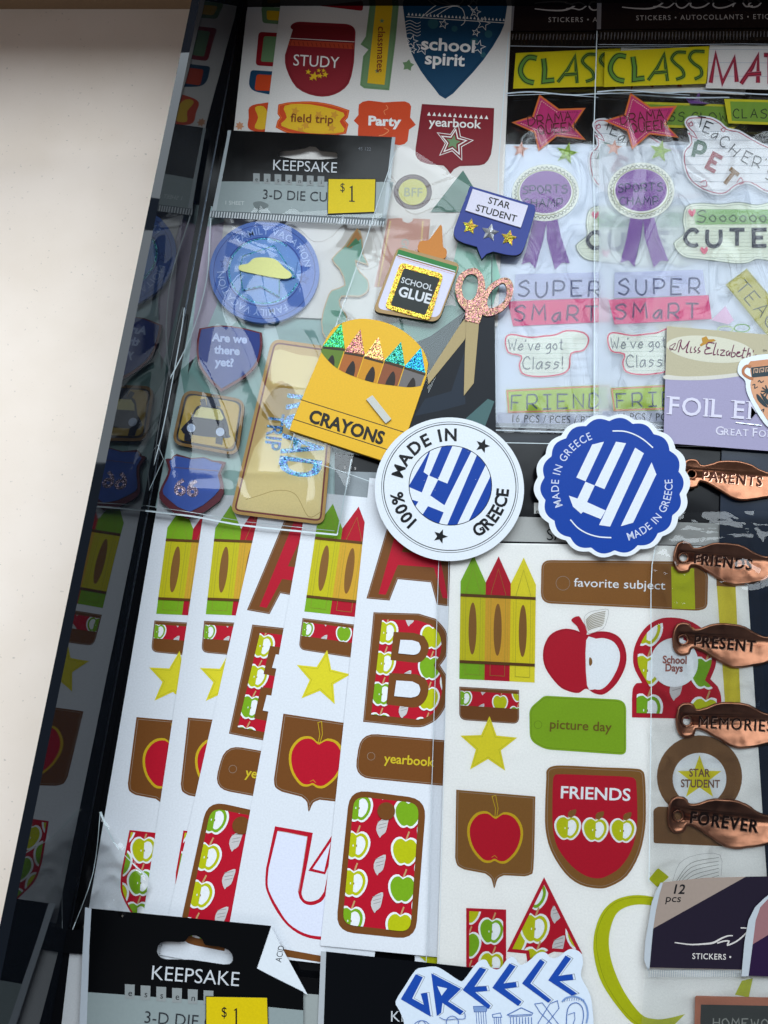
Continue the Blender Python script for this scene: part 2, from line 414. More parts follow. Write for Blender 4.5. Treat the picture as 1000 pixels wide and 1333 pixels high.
# height of the side so its rim shows along the line 262,0 .. 123,660
best = None
for k in range(20, 200):
    z = k / 1000; q = WB0 + wd_ * .25; q = Vector((q.x, q.y, z))
    d = Matrix.Rotation(-TILT, 3, 'X') @ (q - Vector((0, 0, CAMH))); X = 500 + FPX * d.x / -d.z; Y = 666.5 - FPX * d.y / -d.z
    e = abs(X - (262 - .2106 * Y))
    if best is None or e < best[0]: best = (e, z)
WH = best[1]; print('wall height', WH)
CTR = M('ead9cc', 'matte').copy()
_n = CTR.node_tree.nodes; _l = CTR.node_tree.links; _tc = _n.new('ShaderNodeTexCoord'); _a = _n.new('ShaderNodeTexNoise'); _a.inputs['Scale'].default_value = 14; _a.inputs['Detail'].default_value = 6; _l.new(_tc.outputs['Object'], _a.inputs['Vector'])
_r = _n.new('ShaderNodeValToRGB'); _r.color_ramp.elements[0].position = .32; _r.color_ramp.elements[0].color = lin('ecdccd'); _r.color_ramp.elements[1].position = .6; _r.color_ramp.elements[1].color = lin('f3e4d7'); _l.new(_a.outputs[0], _r.inputs[0])
_v = _n.new('ShaderNodeTexNoise'); _v.inputs['Scale'].default_value = 420; _v.inputs['Detail'].default_value = 1; _l.new(_tc.outputs['Object'], _v.inputs['Vector'])
_q = _n.new('ShaderNodeMapRange'); _q.inputs[1].default_value = .73; _q.inputs[2].default_value = .80; _q.inputs[3].default_value = 1; _q.inputs[4].default_value = .72; _l.new(_v.outputs[0], _q.inputs[0])
_s = _n.new('ShaderNodeVectorMath'); _s.operation = 'SCALE'; _l.new(_r.outputs[0], _s.inputs[0]); _l.new(_q.outputs[0], _s.inputs['Scale']); _l.new(_s.outputs[0], _n['Principled BSDF'].inputs['Base Color'])
b = B('counter_top', 0, O0); box(b, (-1.2, -.6, 0), (1.2, -.6, 0), (1.2, W(0, 6).y, 0), (-1.2, W(0, 6).y, 0), -.03, -.004, CTR); structure('counter_top', b)
YB = W(0, 6).y
b = B('back_wall', 0, O0); box(b, (-1.2, YB, 0), (-.035, YB, 0), (-.035, YB + .018, 0), (-1.2, YB + .018, 0), -.03, .21, M('92785e', 'matte')); box(b, (-.035, YB, 0), (1.2, YB, 0), (1.2, YB + .018, 0), (-.035, YB + .018, 0), -.03, .165, M('92785e', 'matte')); structure('back_wall', b)

bl = M('0a0b0e', 'plastic')
GLASS = bpy.data.materials.new('dark_glass'); GLASS.use_nodes = True
g_ = GLASS.node_tree.nodes['Principled BSDF']; g_.inputs['Base Color'].default_value = (.006, .008, .012, 1); g_.inputs['Roughness'].default_value = .02; g_.inputs['IOR'].default_value = 1.34
_n = GLASS.node_tree.nodes; _l = GLASS.node_tree.links; _tc = _n.new('ShaderNodeTexCoord'); _a = _n.new('ShaderNodeTexNoise'); _a.inputs['Scale'].default_value = 30; _a.inputs['Detail'].default_value = 6; _l.new(_tc.outputs['Object'], _a.inputs['Vector']); _q = _n.new('ShaderNodeMapRange'); _q.inputs[1].default_value = .45; _q.inputs[2].default_value = .75; _q.inputs[3].default_value = .012; _q.inputs[4].default_value = .07; _l.new(_a.outputs[0], _q.inputs[0]); _l.new(_q.outputs[0], g_.inputs['Roughness']); _b2 = _n.new('ShaderNodeTexNoise'); _b2.inputs['Scale'].default_value = 9; _l.new(_tc.outputs['Object'], _b2.inputs['Vector']); _p = _n.new('ShaderNodeBump'); _p.inputs['Distance'].default_value = .0006; _l.new(_b2.outputs[0], _p.inputs['Height']); _l.new(_p.outputs[0], g_.inputs['Normal'])
T = Thing('display_case', 'black display case with a tall glossy dark side that mirrors the stickers', 'display case', (500, 666), 0)
f0 = WB0 - wd_ * .02; f1 = WB1 + wd_ * -.002
t = T.part('tray_floor'); box(t, f0, Vector((.6, f0.y, 0)), Vector((.6, -.35, 0)), WB1 + wd_ * .12, -.0035, 0, bl)
t = T.part('glass_side'); o6 = wn * .0055
box(t, f0, WB1 + wd_ * .12, WB1 + wd_ * .12 + o6, f0 + o6, -.0035, WH, GLASS)
t = T.part('floor_strip'); i4 = -wn * .0042
box(t, f0 + i4 * .02, f1 + i4 * .02, f1 + i4, f0 + i4, .0002, .0016, bl)
t = T.part('seam_line'); box(t, f0 - wn * .0001, f1 - wn * .0001, f1 - wn * .0005, f0 - wn * .0005, .0017, .0021, M('6b7480', 'metal'))  # grey line paints the highlight along the seam
t = T.part('back_rail'); q = W(330, 7); box(t, (q.x - .02, q.y - .003, 0), (.55, q.y - .003, 0), (.55, q.y + .001, 0), (q.x - .02, q.y + .001, 0), 0.0002, .012, bl)
t = T.part('divider'); q0 = W(60, 1213); q1 = W(125, 1213); q2 = W(125, 1238); q3 = W(56, 1236)
box(t, WB1 + wd_ * -.002 + i4 * .03, (q1.x, WB1.y + .002, 0), (q1.x, q2.y, 0), WB1 + wd_ * .010 + i4 * .03, .0002, .006, bl)
t = T.part('front_strip'); box(t, WB1 + wd_ * .0105 + i4 * .03, WB1 + wd_ * .0105 + i4 * 1.3, WB1 + wd_ * .118 + i4 * 1.3, WB1 + wd_ * .118 + i4 * .03, .0002, .004, bl)
# ================================================================ print motifs
WH_ = M('dfe2e8'); BRN = M('74461f', 'ink'); BRN2 = M('845a2a', 'ink'); RED = M('b8142a', 'ink'); GRN = M('7aa81c', 'ink'); YGR = M('b9bd12', 'ink'); YEL = M('ddd02c', 'ink')
ORG = M('cf9a2a', 'ink'); GRY = M('b4b0ae', 'ink'); PWH = M('eceef0', 'ink'); CUT = M('9a8d80', 'ink'); DKG = M('4f8f1a', 'ink')
APP = [(0, -.72), (.3, -.9), (.68, -.82), (.95, -.45), (.98, 0), (.8, .5), (.45, .88), (.18, .92), (0, .84), (-.18, .92), (-.45, .88), (-.8, .5), (-.98, 0), (-.95, -.45), (-.68, -.82), (-.3, -.9)]
def half(l, side):
    big = [(0, -50), (0, 50), (-50, 0)] if side < 0 else [(0, -50), (50, 0), (0, 50)]
    return clean(clip_tri(l, big))
APPS = catmull(APP, 2)
APPSO = catmull([(x * 1.18, y * 1.16) for x, y in APP], 2)
LEAF = catmull(uv('-.15,.95 -.55,.3 -.45,-.4 .1,-.85 .6,-1 .55,-.3 .4,.4 0,.75'), 2)
HL, HR = half(APPS, -1), half(APPS, 1); HRI = [(x * .74 + .03, y * .76) for x, y in HR]
def motif(b, kind, cx, cy, r, clip, rot=0, ys=1.0):
    c, s = cos(radians(rot)), sin(radians(rot)); f = lambda l: [(cx + (x * c - y * s) * r, cy + (x * s + y * c) * r * ys) for x, y in l]
    z0 = b.z
    if kind == 'leaf':
        b.fill(f(LEAF), M('c9c5c4', 'ink'), clip=clip)
        for k in (-.25, .1, .4): b.fill(f([(-.4 + k * .2, -.3 + k), (.42, -.55 + k), (.42, -.5 + k), (-.4 + k * .2, -.25 + k)]), M('8d8886', 'ink'), clip=clip, up=.005)
    else:
        b.fill(f([(-.06, -.8), (.18, -1.5), (.3, -1.45), (.08, -.75)]), M('c79a6a', 'ink'), clip=clip)
        b.fill(f(APPSO), PWH, clip=clip, up=.005)
        if kind[0] == 'h':
            col = GRN if kind[1] == 'g' else YGR
            b.fill(f(APPS), col, clip=clip, up=.005); b.fill(f(HRI), PWH, clip=clip, up=.005)
            b.fill(f(ell(-.22, .05, .045, .09, 6)), PWH, clip=clip, up=.005); b.fill(f(ell(.06, .05, .04, .1, 6)), BRN2, clip=clip, up=.002)
        else: b.fill(f(APPS), GRN if kind[1] == 'g' else YGR, clip=clip, up=.005)
    b.z = z0 + .02
def pattern(b, region, o, e, g, r, rot=4, ys=1.1, seed=0):
    """fruit print clipped to a region: o origin px, e column step, g row step"""
    if isinstance(region[0][0], (int, float)): region = [region]
    b.fill(region, RED)
    xs = [q[0] for q in region[0]]; ys_ = [q[1] for q in region[0]]
    x0, x1, y0, y1 = min(xs) - r * 1.5, max(xs) + r * 1.5, min(ys_) - r * 1.7, max(ys_) + r * 1.7
    seq = [['hg', 'leaf', 'wg'], ['hy', 'leaf', 'wy'], ['hy', 'leaf', 'wg'], ['hg', 'leaf', 'wy']]
    b.z += .01
    for j in range(-14, 15):
        for i in range(-8, 9):
            oy = .45 if i % 2 else 0
            x, y = o[0] + i * e[0] + (j + oy) * g[0], o[1] + i * e[1] + (j + oy) * g[1]
            if not (x0 < x < x1 and y0 < y < y1): continue
            k = seq[(j + seed) % 4][i % 3]
            motif(b, k, x, y, r * (1 if k != 'leaf' else .8), region, rot, ys)
    b.z += .04
def edgecut(b, l, d=2.2, mat=None, w=.5): b.line(inset(l, d), w, mat or CUT, closed=True)
def crayons(P, o, e, g, n=3):
    f = amap(o, e, g); t = P.part('crayon_sticker', P.z + .06)
    cols = [GRN, M('b01128', 'ink'), YEL]; body = [M('c3b91c', 'ink'), M('cf9f30', 'ink'), M('d8c820', 'ink')]
    for k in range(n):
        # v: 0 tip .. 1 base, measured from the top
        q = lambda u, v: f(k + u, 1 - v)
        t.fill([q(0, .215), q(.5, .0), q(1, .215), q(1, 1), q(0, 1)], cols[k])
    w = t.sub('wrapper', .02)
    for k in range(n):
        q = lambda u, v: f(k + u, 1 - v)
        w.fill([q(0, .33), q(1, .33), q(1, .86), q(0, .86)], body[k])
        w.fill(mp(q, [(.5 + .16 * cos(a), .59 + .21 * sin(a)) for a in [2 * pi * i / 28 for i in range(28)]]), BRN2)
        w.line(mp(q, uv('.22,.96 .22,.3 .5,.1 .8,.3 .8,.96')), .4, M('8f8a30', 'ink'), closed=True)
        w.line(mp(q, uv('.12,.36 .12,.84')), .3, M('a89c28', 'ink')); w.line(mp(q, uv('.9,.36 .9,.84')), .3, M('a89c28', 'ink'))
    for v in (.325, .86): w.fill([f(0, 1 - v + .012), f(n, 1 - v + .012), f(n, 1 - v - .012), f(0, 1 - v - .012)], M('5e3d16', 'ink'))
def strip_sticker(P, q, seed=0):
    t = P.part('strip_sticker', P.z + .06); a, b_, c, d = q
    f = lambda u, v: ((a[0] * (1 - u) + b_[0] * u) * (1 - v) + (d[0] * (1 - u) + c[0] * u) * v, (a[1] * (1 - u) + b_[1] * u) * (1 - v) + (d[1] * (1 - u) + c[1] * u) * v)
    o = rp([a, b_, c, d], [0, 0, 9, 9]); t.fill(o, BRN); edgecut(t, o, 1.3)
    pattern(t, mp(f, uv('.02,.12 .99,.12 1,.56 .02,.56')), f(.08, .34), (f(1, 0)[0] * .3 - f(0, 0)[0] * .3, 3), (-4, 26), 9, seed=seed)
def star_sticker(P, cx, cy, r, rot, ri=.44):
    t = P.part('star_sticker', P.z + .1); l = star(cx, cy, r, rot, ri); t.fill(l, YEL); edgecut(t, l, 2.4, M('a8a020', 'ink'))
def apple_path(f, sc=1, cx=0, cy=0): return mp(f, [(cx + x * sc, cy + y * sc) for x, y in catmull(APP, 3)])
def shield(P, o, e, g):
    f = amap(o, e, g); t = P.part('sign_sticker', P.z + .06)
    l = [f(0, 0), f(1, .03)] + catmull([f(1.0, .4), f(.99, .78), f(.95, .84), f(.88, .86)], 3, False) + catmull([f(.62, .86), f(.54, .9), f(.5, 1), f(.46, .9), f(.38, .85)], 3, False) + catmull([f(.12, .82), f(.03, .78), f(0, .7)], 3, False)
    t.fill(l, BRN2 if P.alt else BRN); edgecut(t, l, 2.5)
    a = t.sub('apple', .02); af = lambda x, y: f(.5 + x * .33, .47 + y * .27)
    a.fill(apple_path(af, 1.08), M('c9a820', 'ink')); a.fill(apple_path(af, .98), RED)
    a.line([af(-.02, -.7), af(0, -1.1), af(-.14, -1.55), af(0, -1.6), af(.1, -1.1), af(.04, -.7)], .8, M('c9a820', 'ink'))
    a.line([af(-.12, .78), af(0, .7), af(.1, .8)], .5, M('c9a820', 'ink'))
def sheet(name, label, cat, l, z, th=.3, mat=None, group=None, anchor=None):
    T = Thing(name, label, cat, anchor or l[0], z, group); T.alt = False
    t = T.part('backing_paper'); t.z = z; t.fill(l, mat or WH_, th=th, up=0); T.back = t
    return T
# ================================================================ fan of sticker sheets
def crayon_sheet(label, kind, z):
    T = sheet('sticker_sheet', label, 'sticker sheet', p('z', '402,640 548,655 486,1262 292,1240'), z, group='school sticker sheets fanned out under the glass side', anchor=(400, 800))
    crayons(T, p1('k', 342, 400), (33.5, 3.6), (20.5, -142), 3)
    strip_sticker(T, p('k', '335,425 575,455 562,583 320,545'))
    star_sticker(T, 419.5, 883, 37.5, 10)
    shield(T, (369, 929), (101, 11.5), (-17.5, 122))
    T.u = T.part('letter_sticker', z + .06)
    u = T.u; out = p('o', '112,340 257,365 238,470 214,590') + catmull(p('o', '214,600 225,622 250,628 280,618 300,590'), 3, False) + p('o', '345,380 420,400 400,560') + catmull(p('o', '385,700 340,770 290,775 220,760 160,720 115,660 85,600 75,560 78,500'), 3, False)
    if kind == 'peeled':
        u.fill(out, RED); inn = p('o', '122,358 236,380 222,470 200,590') + catmull(p('o', '206,615 225,636 255,642 290,628 306,604'), 3, False) + p('o', '352,400 405,410 390,560') + catmull(p('o', '370,690 330,755 290,762 225,750 165,712 125,655 95,600 84,560 88,500'), 3, False)
        u.fill(inn, M('dfe2f2')); u.line(p('o', '122,358 160,364 236,380 222,470 203,590'), .8, M('b59a90', 'ink'))
        u.fill(p('o', '330,375 240,510 304,524 345,420'), RED, up=.03); u.fill(p('o', '326,400 256,503 300,514'), M('dfe2f2'))
    else:
        u.fill(out, RED); pattern(u, inset(out, 2.5), p1('o', 165, 420), (30, 4), (-5, 42), 15, seed=2)
    b = T.part('label_sticker', z + .06); b.fill(p('o', '90,800 300,838 296,862 84,828'), BRN)
    return T
TA = crayon_sheet('leftmost sheet of the fan, crayons, star and apple sign beside the dark strip', 'full', 1.0)
TA.rigid((396.3, 796), (369, 929), (203.5, 799), (178.3, 931), 1.0)
TB = crayon_sheet('second crayon sheet from the left, mostly covered by the letter sheet', 'full', 1.8)
TB.rigid((396.3, 796), (369, 929), (268, 799.5), (245, 934), 1.8)
TD = crayon_sheet('crayon sheet with a peeled white U outline, between the two letter sheets', 'peeled', 3.4)
def letter_sheet(label, z):
    T = sheet('sticker_sheet', label, 'sticker sheet', p('z', '481,622 612,636 571,1246 417,1231'), z, group='school sticker sheets fanned out under the glass side', anchor=(486, 797))
    a = T.part('letter_sticker', z + .06)
    o = p('k', '580,350 700,-60 850,-50 935,385 850,374 826,288 700,276 668,358'); a.fill(o, BRN); edgecut(a, o, 1.5)
    a.fill([p('k', '626,333 728,-30 820,-22 892,350 872,348 838,232 700,222 654,336'), p('k', '716,172 818,180 790,20 768,18')], M('b5122b', 'ink'))
    b = T.part('letter_sticker', z + .06)
    o = p('k', '607,403 780,408') + catmull(p('k', '845,428 882,470 893,520 886,570 862,606'), 3, False) + catmull(p('k', '868,616 894,660 896,700 884,760 850,812 800,840 760,843'), 3, False) + p('k', '567,822')
    b.fill(o, BRN); edgecut(b, o, 1.6)
    i_ = p('k', '640,430 776,434') + catmull(p('k', '826,450 858,486 867,530 860,570 838,606 862,640 870,690 860,745 834,790 790,812 760,812'), 3, False) + p('k', '598,794')
    h1 = p('k', '684,478 760,482') + catmull(p('k', '800,494 818,528 812,566 790,592 762,596'), 3, False) + p('k', '672,586')
    h2 = p('k', '668,636 770,640') + catmull(p('k', '804,655 818,690 808,736 780,764 752,768'), 3, False) + p('k', '656,756')
    pattern(b, [i_, h1, h2], p1('k', 655, 480), (30, 3), (-3, 40), 13.5, seed=1)
    for h_, w_ in ((h1, p('k', '710,508 756,510') + catmull(p('k', '780,518 788,540 778,560 760,566'), 3, False) + p('k', '702,560')), (h2, p('k', '694,664 756,668') + catmull(p('k', '780,680 786,700 776,722 750,730'), 3, False) + p('k', '686,724'))):
        b.fill(w_, WH_, up=.01)
    t = T.part('label_sticker', z + .06, label='brown yearbook label'); o = rp(p('o', '440,-18 775,12 765,186 415,152'), [22, 6, 6, 22]); t.fill(o, BRN); edgecut(t, o, 2)
    t.line(ell(*p1('o', 480, 72), 5, n=20), .4, CUT, closed=True)
    l = t.sub('lettering'); l.text('yearbook', *p1('o', 530, 96), 11.8, M('cdb42a', 'ink'), ang=4.5, sx=.98, bold=.018)
    t = T.part('tag_sticker', z + .06); o = rp(p('o', '398,198 692,236 650,774 344,742'), 24); t.fill(o, BRN)
    pattern(t, rp(p('o', '415,225 664,252 630,746 370,715'), 15), p1('o', 432, 268), (32, 4), (-3.5, 49), 16, seed=0)
    t.fill(ell(*p1('o', 538, 282), 11.5), BRN)
    return T
TC = letter_sheet('narrow visible letter sheet third from the left, only half its red fruit letter B showing', 2.6)
TC.rigid(p1('k', 607, 403), p1('k', 567, 822), p1('j', 790, 450), p1('j', 702, 860), 2.6)
TE = letter_sheet('letter sheet with a whole fruit patterned B, yearbook label and phone shaped tag', 4.2)
# piece of one more sheet between the letter sheet and the big sheet
T = sheet('sticker_sheet', 'sheet peeping out between the letter sheet and the big right sheet', 'sticker sheet', p('z', '552,700 600,705 588,1262 540,1255'), 2.6)
t = T.part('arrow_sticker', T.z + .06); l = p('o', '680,350 760,332 760,452 680,440'); t.fill(l, BRN); t.fill(p('o', '718,378 760,374 760,412 718,412'), YGR); t.fill(p('o', '730,440 760,440 745,775 722,772'), BRN)
t.fill(p('o', '665,838 760,842 760,880 700,868'), YGR)
# ================================================================ big right sheet
F_ = sheet('sticker_sheet', 'big upright sheet with favorite subject label, red apple and FRIENDS shield', 'sticker sheet', p('z', '587,706 970,712 1012,1350 566,1350'), 5.0); F_.alt = True; z = 5.0
F_.back.mats[0] = M('f4f2ee')
crayons(F_, p1('l', 100, 692), (32.7, 1.6), (2.2, -162), 3)
strip_sticker(F_, p('l', '100,728 378,744 378,902 100,882'), seed=3)
star_sticker(F_, 636, 971, 39, 2)
shield(F_, (594, 1028), (103, 5), (-2, 126))
t = F_.part('label_sticker', z + .06, label='brown label reading favorite subject'); o = rp(p('z', '705,729 905,731 922,745 921,792 908,795 704,785'), [12, 4, 8, 8, 4, 14]); t.fill(o, M('8a5a26', 'ink')); edgecut(t, o, 2.4)
t.fill(p('m', '308,240 432,250 438,472 312,468'), YGR, clip=o); t.line(ell(*p1('l', 582, 247), 9), .5, CUT, closed=True)
t.sub('lettering', .1).text('favorite subject', *p1('l', 632, 262), 11, PWH, ang=2, sx=1.2, bold=.004)
# large apple
t = F_.part('apple_sticker', z + .06); AX, AY = p1('l', 683, 612)
o = catmull(p('l', '690,487 640,465 580,460 520,490 490,560 500,640 560,722 610,750 655,757 690,738 730,760 775,762 830,715 870,640 876,570 850,505 800,475 740,472'), 4)
t.fill(o, M('b5142b', 'ink')); edgecut(t, o, 1.6, M('7a0c1c', 'ink'))
t.fill(catmull(p('l', '690,512 735,505 775,503 820,522 846,570 840,630 805,700 765,738 730,740 694,722'), 3), PWH, up=.03)
st = t.sub('stem'); st.fill(catmull(p('l', '655,400 620,418 648,448 668,490 692,487 690,450 676,430'), 3), M('b5142b', 'ink'))
t.fill(catmull(p('l', '705,592 716,600 718,620 708,632 703,620'), 3), BRN2)
lf = t.sub('leaf'); L_ = catmull(p('l', '680,412 702,384 740,374 792,370 786,420 768,458 710,480 694,470'), 3); lf.line(L_, .5, GRY, closed=True)
for k in range(9): lf.line(catmull(p('l', f'{688+k},{420+k*6} {720},{392+k*8} {780-k},{378+k*8}'), 4, False), .7, M('8b7a55', 'ink'), clip=catmull(p('l', '688,416 708,390 740,378 780,374 776,420 758,452 710,472 698,466'), 3))
t = F_.part('label_sticker', z + .06, label='green label reading picture day'); o = rp(p('l', '495,770 850,788 876,812 876,1046 500,1020 428,980 425,830'), [4, 8, 8, 8, 8, 10, 8]); t.fill(o, M('84a81e', 'ink')); edgecut(t, o, 2.4, M('5f7d18', 'ink'))
t.line(ell(*p1('l', 466, 905), 5), .5, M('5f7d18', 'ink'), closed=True)
t.sub('lettering', .1).text('picture day', *p1('l', 518, 922), 12, M('6f5a1e', 'ink'), ang=3, sx=1.03, bold=.012)
# school days
t = F_.part('badge_sticker', z + .06, label='red School Days badge'); C_ = p1('m', 330, 750)
o = catmull(p('m', '150,870 105,780 108,680 160,580 240,525 330,517 420,540 500,600 545,690 550,770 520,850'), 4, False) + catmull(p('m', '560,890 578,940 580,1010'), 3, False) + p('m', '575,1070 95,1058') + catmull(p('m', '95,960 100,900 120,872'), 3, False)
t.fill(o, M('b5142b', 'ink')); pattern(t, inset(o, 6), p1('m', 175, 800), (38, 2), (0, 52), 18, seed=2)
t.fill(ell(*p1('m', 325, 760), 31, 32), PWH, up=.05)
l = t.sub('lettering', .15); l.text('School', *p1('m', 326, 765), 9.5, M('9a5b50', 'ink'), align='c', bold=.03, sx=.85, ang=2); l.text('Days', *p1('m', 322, 808), 9.5, M('9a5b50', 'ink'), align='c', bold=.03, sx=.85, ang=2)
# friends shield
t = F_.part('shield_sticker', z + .06, label='red shield reading FRIENDS over three apples')
o = catmull(p('p', '198,150 200,118 225,103 280,102 400,108 510,112 545,120 555,150 558,250 555,330 535,420 490,500 430,538 385,546 320,532 265,490 215,410 195,330 194,240'), 3); t.fill(o, BRN2); edgecut(t, o, 3)
t.fill(catmull(p('p', '222,160 228,138 250,133 380,137 490,142 518,150 524,175 527,250 525,330 505,410 465,470 420,500 385,510 340,500 290,465 240,400 222,330 220,240'), 3), M('b5142b', 'ink'))
t.sub('lettering', .1).text('FRIENDS', *p1('p', 246, 219), 15.5, PWH, ang=2.2, sx=1.08, bold=.018)
for cx, cy in ((275, 326), (375, 333), (475, 336)):
    a = t.sub('apple', .05); X, Y = p1('p', cx, cy); cl = ell(X, Y, 30)
    motif(a, 'hy', X, Y, 15, cl, 2, 1.0); a.fill(catmull(p('p', f'{cx+2},{cy-42} {cx+5},{cy-58} {cx+30},{cy-66} {cx+28},{cy-48} {cx+12},{cy-36}'), 3), BRN2)
# star student ring
t = F_.part('ring_sticker', z + .06, label='brown ring reading STAR STUDENT'); X, Y = p1('p', 752, 150)
t.fill(rp(p('p', '585,262 600,250 920,258 934,268 936,398 586,382'), 3), M('7d5a3a', 'ink')); t.fill(ell(*p1('p', 752, 142), 55.5, 54), M('7d5a3a', 'ink')); t.fill(ell(X, Y, 35, 34), PWH)
t.fill(star(X, Y - 1, 30, 0, .4), YEL); l = t.sub('lettering', .1); l.text('STAR', X, Y - 3, 10, M('7d5a4a', 'ink'), align='c', ang=1, sx=.8, bold=.02); l.text('STUDENT', X + 1, Y + 11, 10, M('7d5a4a', 'ink'), align='c', ang=1, sx=.8, bold=.02)
# leaf print, stripe, petal, ring and fruit letters
t = F_.part('leaf_sticker', z + .06); lc = catmull(p('p', '665,520 690,465 740,438 824,432 820,500 800,560 700,560'), 3); t.line(catmull(p('p', '655,520 680,455 740,425 826,425 830,500'), 3, False), .5, GRY)
for k in range(9): t.line(catmull(p('p', f'{668+k*4},{520+k*6} {720+k*4},{455+k*14} {822},{434+k*13}'), 5, False), .5, M('5b5048', 'ink'))
t = F_.part('stripe_sticker', z + .06); t.fill(p('m', '552,300 655,300 684,980 600,985'), M('d2c23a', 'ink')); t.fill(p('m', '552,300 655,300 658,352 554,345'), BRN2)
t = F_.part('petal_sticker', z + .06); t.fill(rp(p('p', '568,512 602,472 642,504 600,542'), 2), YGR)
t = F_.part('ring_sticker', z + .06, label='large lime green loop'); 
o = catmull(p('p', '640,590 560,572 500,572 440,592 395,640 370,720 372,800 400,890 460,980 520,1040 620,1080'), 4, False) + catmull(p('p', '700,1000 640,1015 590,1018 540,1000 480,920 440,830 425,760 428,700 450,640 490,612 550,604 640,620'), 4, False)
t.fill(o, YGR); t.line(catmull(p('p', '600,580 500,580 430,610 388,680 380,760 410,880 480,990 540,1045'), 4, False), .6, M('8a8f10', 'ink'))
t = F_.part('petal_sticker', z + .06); t.fill(p('p', '880,930 905,880 945,870 930,940'), YGR)
t = F_.part('letter_sticker', z + .06, label='red triangular letter with fruit pattern'); o = p('p', '190,505 328,782 225,775 130,818 125,782 56,775'); t.fill(o, M('b5142b', 'ink')); pattern(t, inset(o, 4.5), p1('p', 155, 690), (30, 4), (2, 44), 17, seed=1)
t = F_.part('letter_sticker', z + .06, label='red fruit patterned bar beside the triangular letter'); o = p('z', '607,1182 659,1184 659,1265 607,1262'); t.fill(o, M('b5142b', 'ink')); pattern(t, inset(o, 4), (640, 1212), (31, 2), (0, 44), 15, seed=0)

t = F_.part('sleeve', 5.5); quad_film(t, [(571, 706), (985, 712), (1020, 1350), (551, 1350)], film_mat('sleeve_film', gain=.6, rough=.05, bdist=.0004, bscale=10, tint=(.994, .996, .996)), 5.5, 90, 120, .35, 21, 14)
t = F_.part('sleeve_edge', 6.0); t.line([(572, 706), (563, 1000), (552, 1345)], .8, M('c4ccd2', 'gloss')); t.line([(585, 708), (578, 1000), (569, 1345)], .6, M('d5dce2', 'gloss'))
# ================================================================ upper sticker sheets
TXW = M('e8e4e0', 'ink'); MAR = M('7c1522', 'ink'); ORD = M('c8431a', 'ink'); NAV = M('15405e', 'ink'); SAGE = M('6c8c62', 'ink'); GOLD = M('d9ad22', 'ink'); TEALP = M('8fb9ac', 'ink')
warm = M('d9d4cf')
T = sheet('sticker_sheet', 'partly hidden sheet of frames and tickets beside the dark glass side', 'sticker sheet', p('z', '325,-20 420,-20 400,340 286,340'), 1.2, mat=warm, group='upper school sheets')
t = T.part('frame_sticker', T.z + .06); t.fill(rp(p('b', '30,25 130,30 125,95 35,88'), 4), SAGE); t.fill(rp(p('b', '50,40 120,44 118,80 52,76'), 3), GOLD)
t = T.part('frame_sticker', T.z + .06, label='dark red frame with green inside'); t.fill(rp(p('b', '20,122 140,128 132,258 8,250'), 5), M('8c1320', 'ink')); t.fill(rp(p('b', '40,138 130,142 124,240 28,236'), 3), SAGE)
t = T.part('frame_sticker', T.z + .06, label='blue frame with orange inside'); t.fill(rp(p('b', '-10,268 120,276 112,372 -22,345'), [4, 4, 18, 14]), NAV); t.fill(rp(p('b', '12,284 112,290 106,350 4,346'), 4), ORD)
t = T.part('ticket_sticker', T.z + .06); t.fill(catmull(p('b', '-15,410 30,396 90,400 90,500 20,505 -20,490 -18,450'), 3), ORD); t.fill(catmull(p('b', '6,412 40,408 60,450 50,492 5,490 18,450'), 3), GOLD)
t = T.part('flower_sticker', T.z + .06); t.fill(star(*p1('a', 918, 482), 6, 0, .6, 7), M('c98e6a', 'ink'))
H_ = sheet('sticker_sheet', 'top school sheet with STUDY, school spirit, field trip, Party and yearbook shapes', 'sticker sheet', p('z', '369,-25 668,-25 661,120 648,425 318,410 345,170'), 2.2, mat=warm); z = 2.2
t = H_.part('frame_sticker', z + .06); t.fill(rp(p('b', '148,-30 425,-20 418,42 150,10'), 3), M('8c1320', 'ink')); t.fill(p('b', '180,-30 400,-20 398,22 182,4'), SAGE)
t = H_.part('badge_sticker', z + .06, label='maroon pocket badge reading STUDY'); f = 'b'
o = rp(p(f, '135,105 160,82 370,92 392,112 385,240'), [6, 8, 8, 6, 0])[:-1] + catmull(p(f, '385,240 365,320 310,362 240,368 165,335 125,260 121,210'), 3, False)
t.fill(o, M('84202a', 'ink')); t.fill(p(f, '140,92 385,104 384,162 133,150'), M('701820', 'ink'), clip=o); t.fill(p(f, '133,152 384,166 384,188 132,174'), M('b5432a', 'ink'), clip=o); edgecut(t, o, 2.5, M('5d121a', 'ink'))
t.line(p(f, '134,146 387,160'), .8, TXW)
for k in range(15): t.line(p(f, f'{138+k*17},{158+k} {142+k*17},{172+k}'), 1.2, M('8c2a1c', 'ink'))
l = t.sub('lettering', .1); l.text('STUDY', *p1(f, 150, 250), 14.5, TXW, ang=3.5, sx=.92)
for cx, cy, r in ((233, 292, 6.5), (210, 275, 4), (222, 300, 3.5), (255, 290, 4), (275, 285, 4.5), (250, 270, 3), (268, 270, 3)): t.fill(star(*p1(f, cx, cy), r, 10), GOLD)
t = H_.part('bracket_sticker', z + .06, label='green bracket frame reading classmates'); o = p(f, '450,-20 560,-15 545,150 520,346 424,338 408,326 420,215 440,190 410,170 430,140'); t.fill(o, SAGE); edgecut(t, o, 2, M('55724e', 'ink'))
t.fill(p(f, '472,-10 536,-8 502,325 436,318'), GOLD); t.sub('lettering', .1).text('classmates', *p1(f, 478, 100), 9.3, M('7a2a20', 'ink'), ang=92, sx=1.05, bold=.01)
t.fill(star(*p1(f, 492, 80), 3.6, 0), SAGE); t.fill(star(*p1(f, 474, 272), 3.6, 0), SAGE)
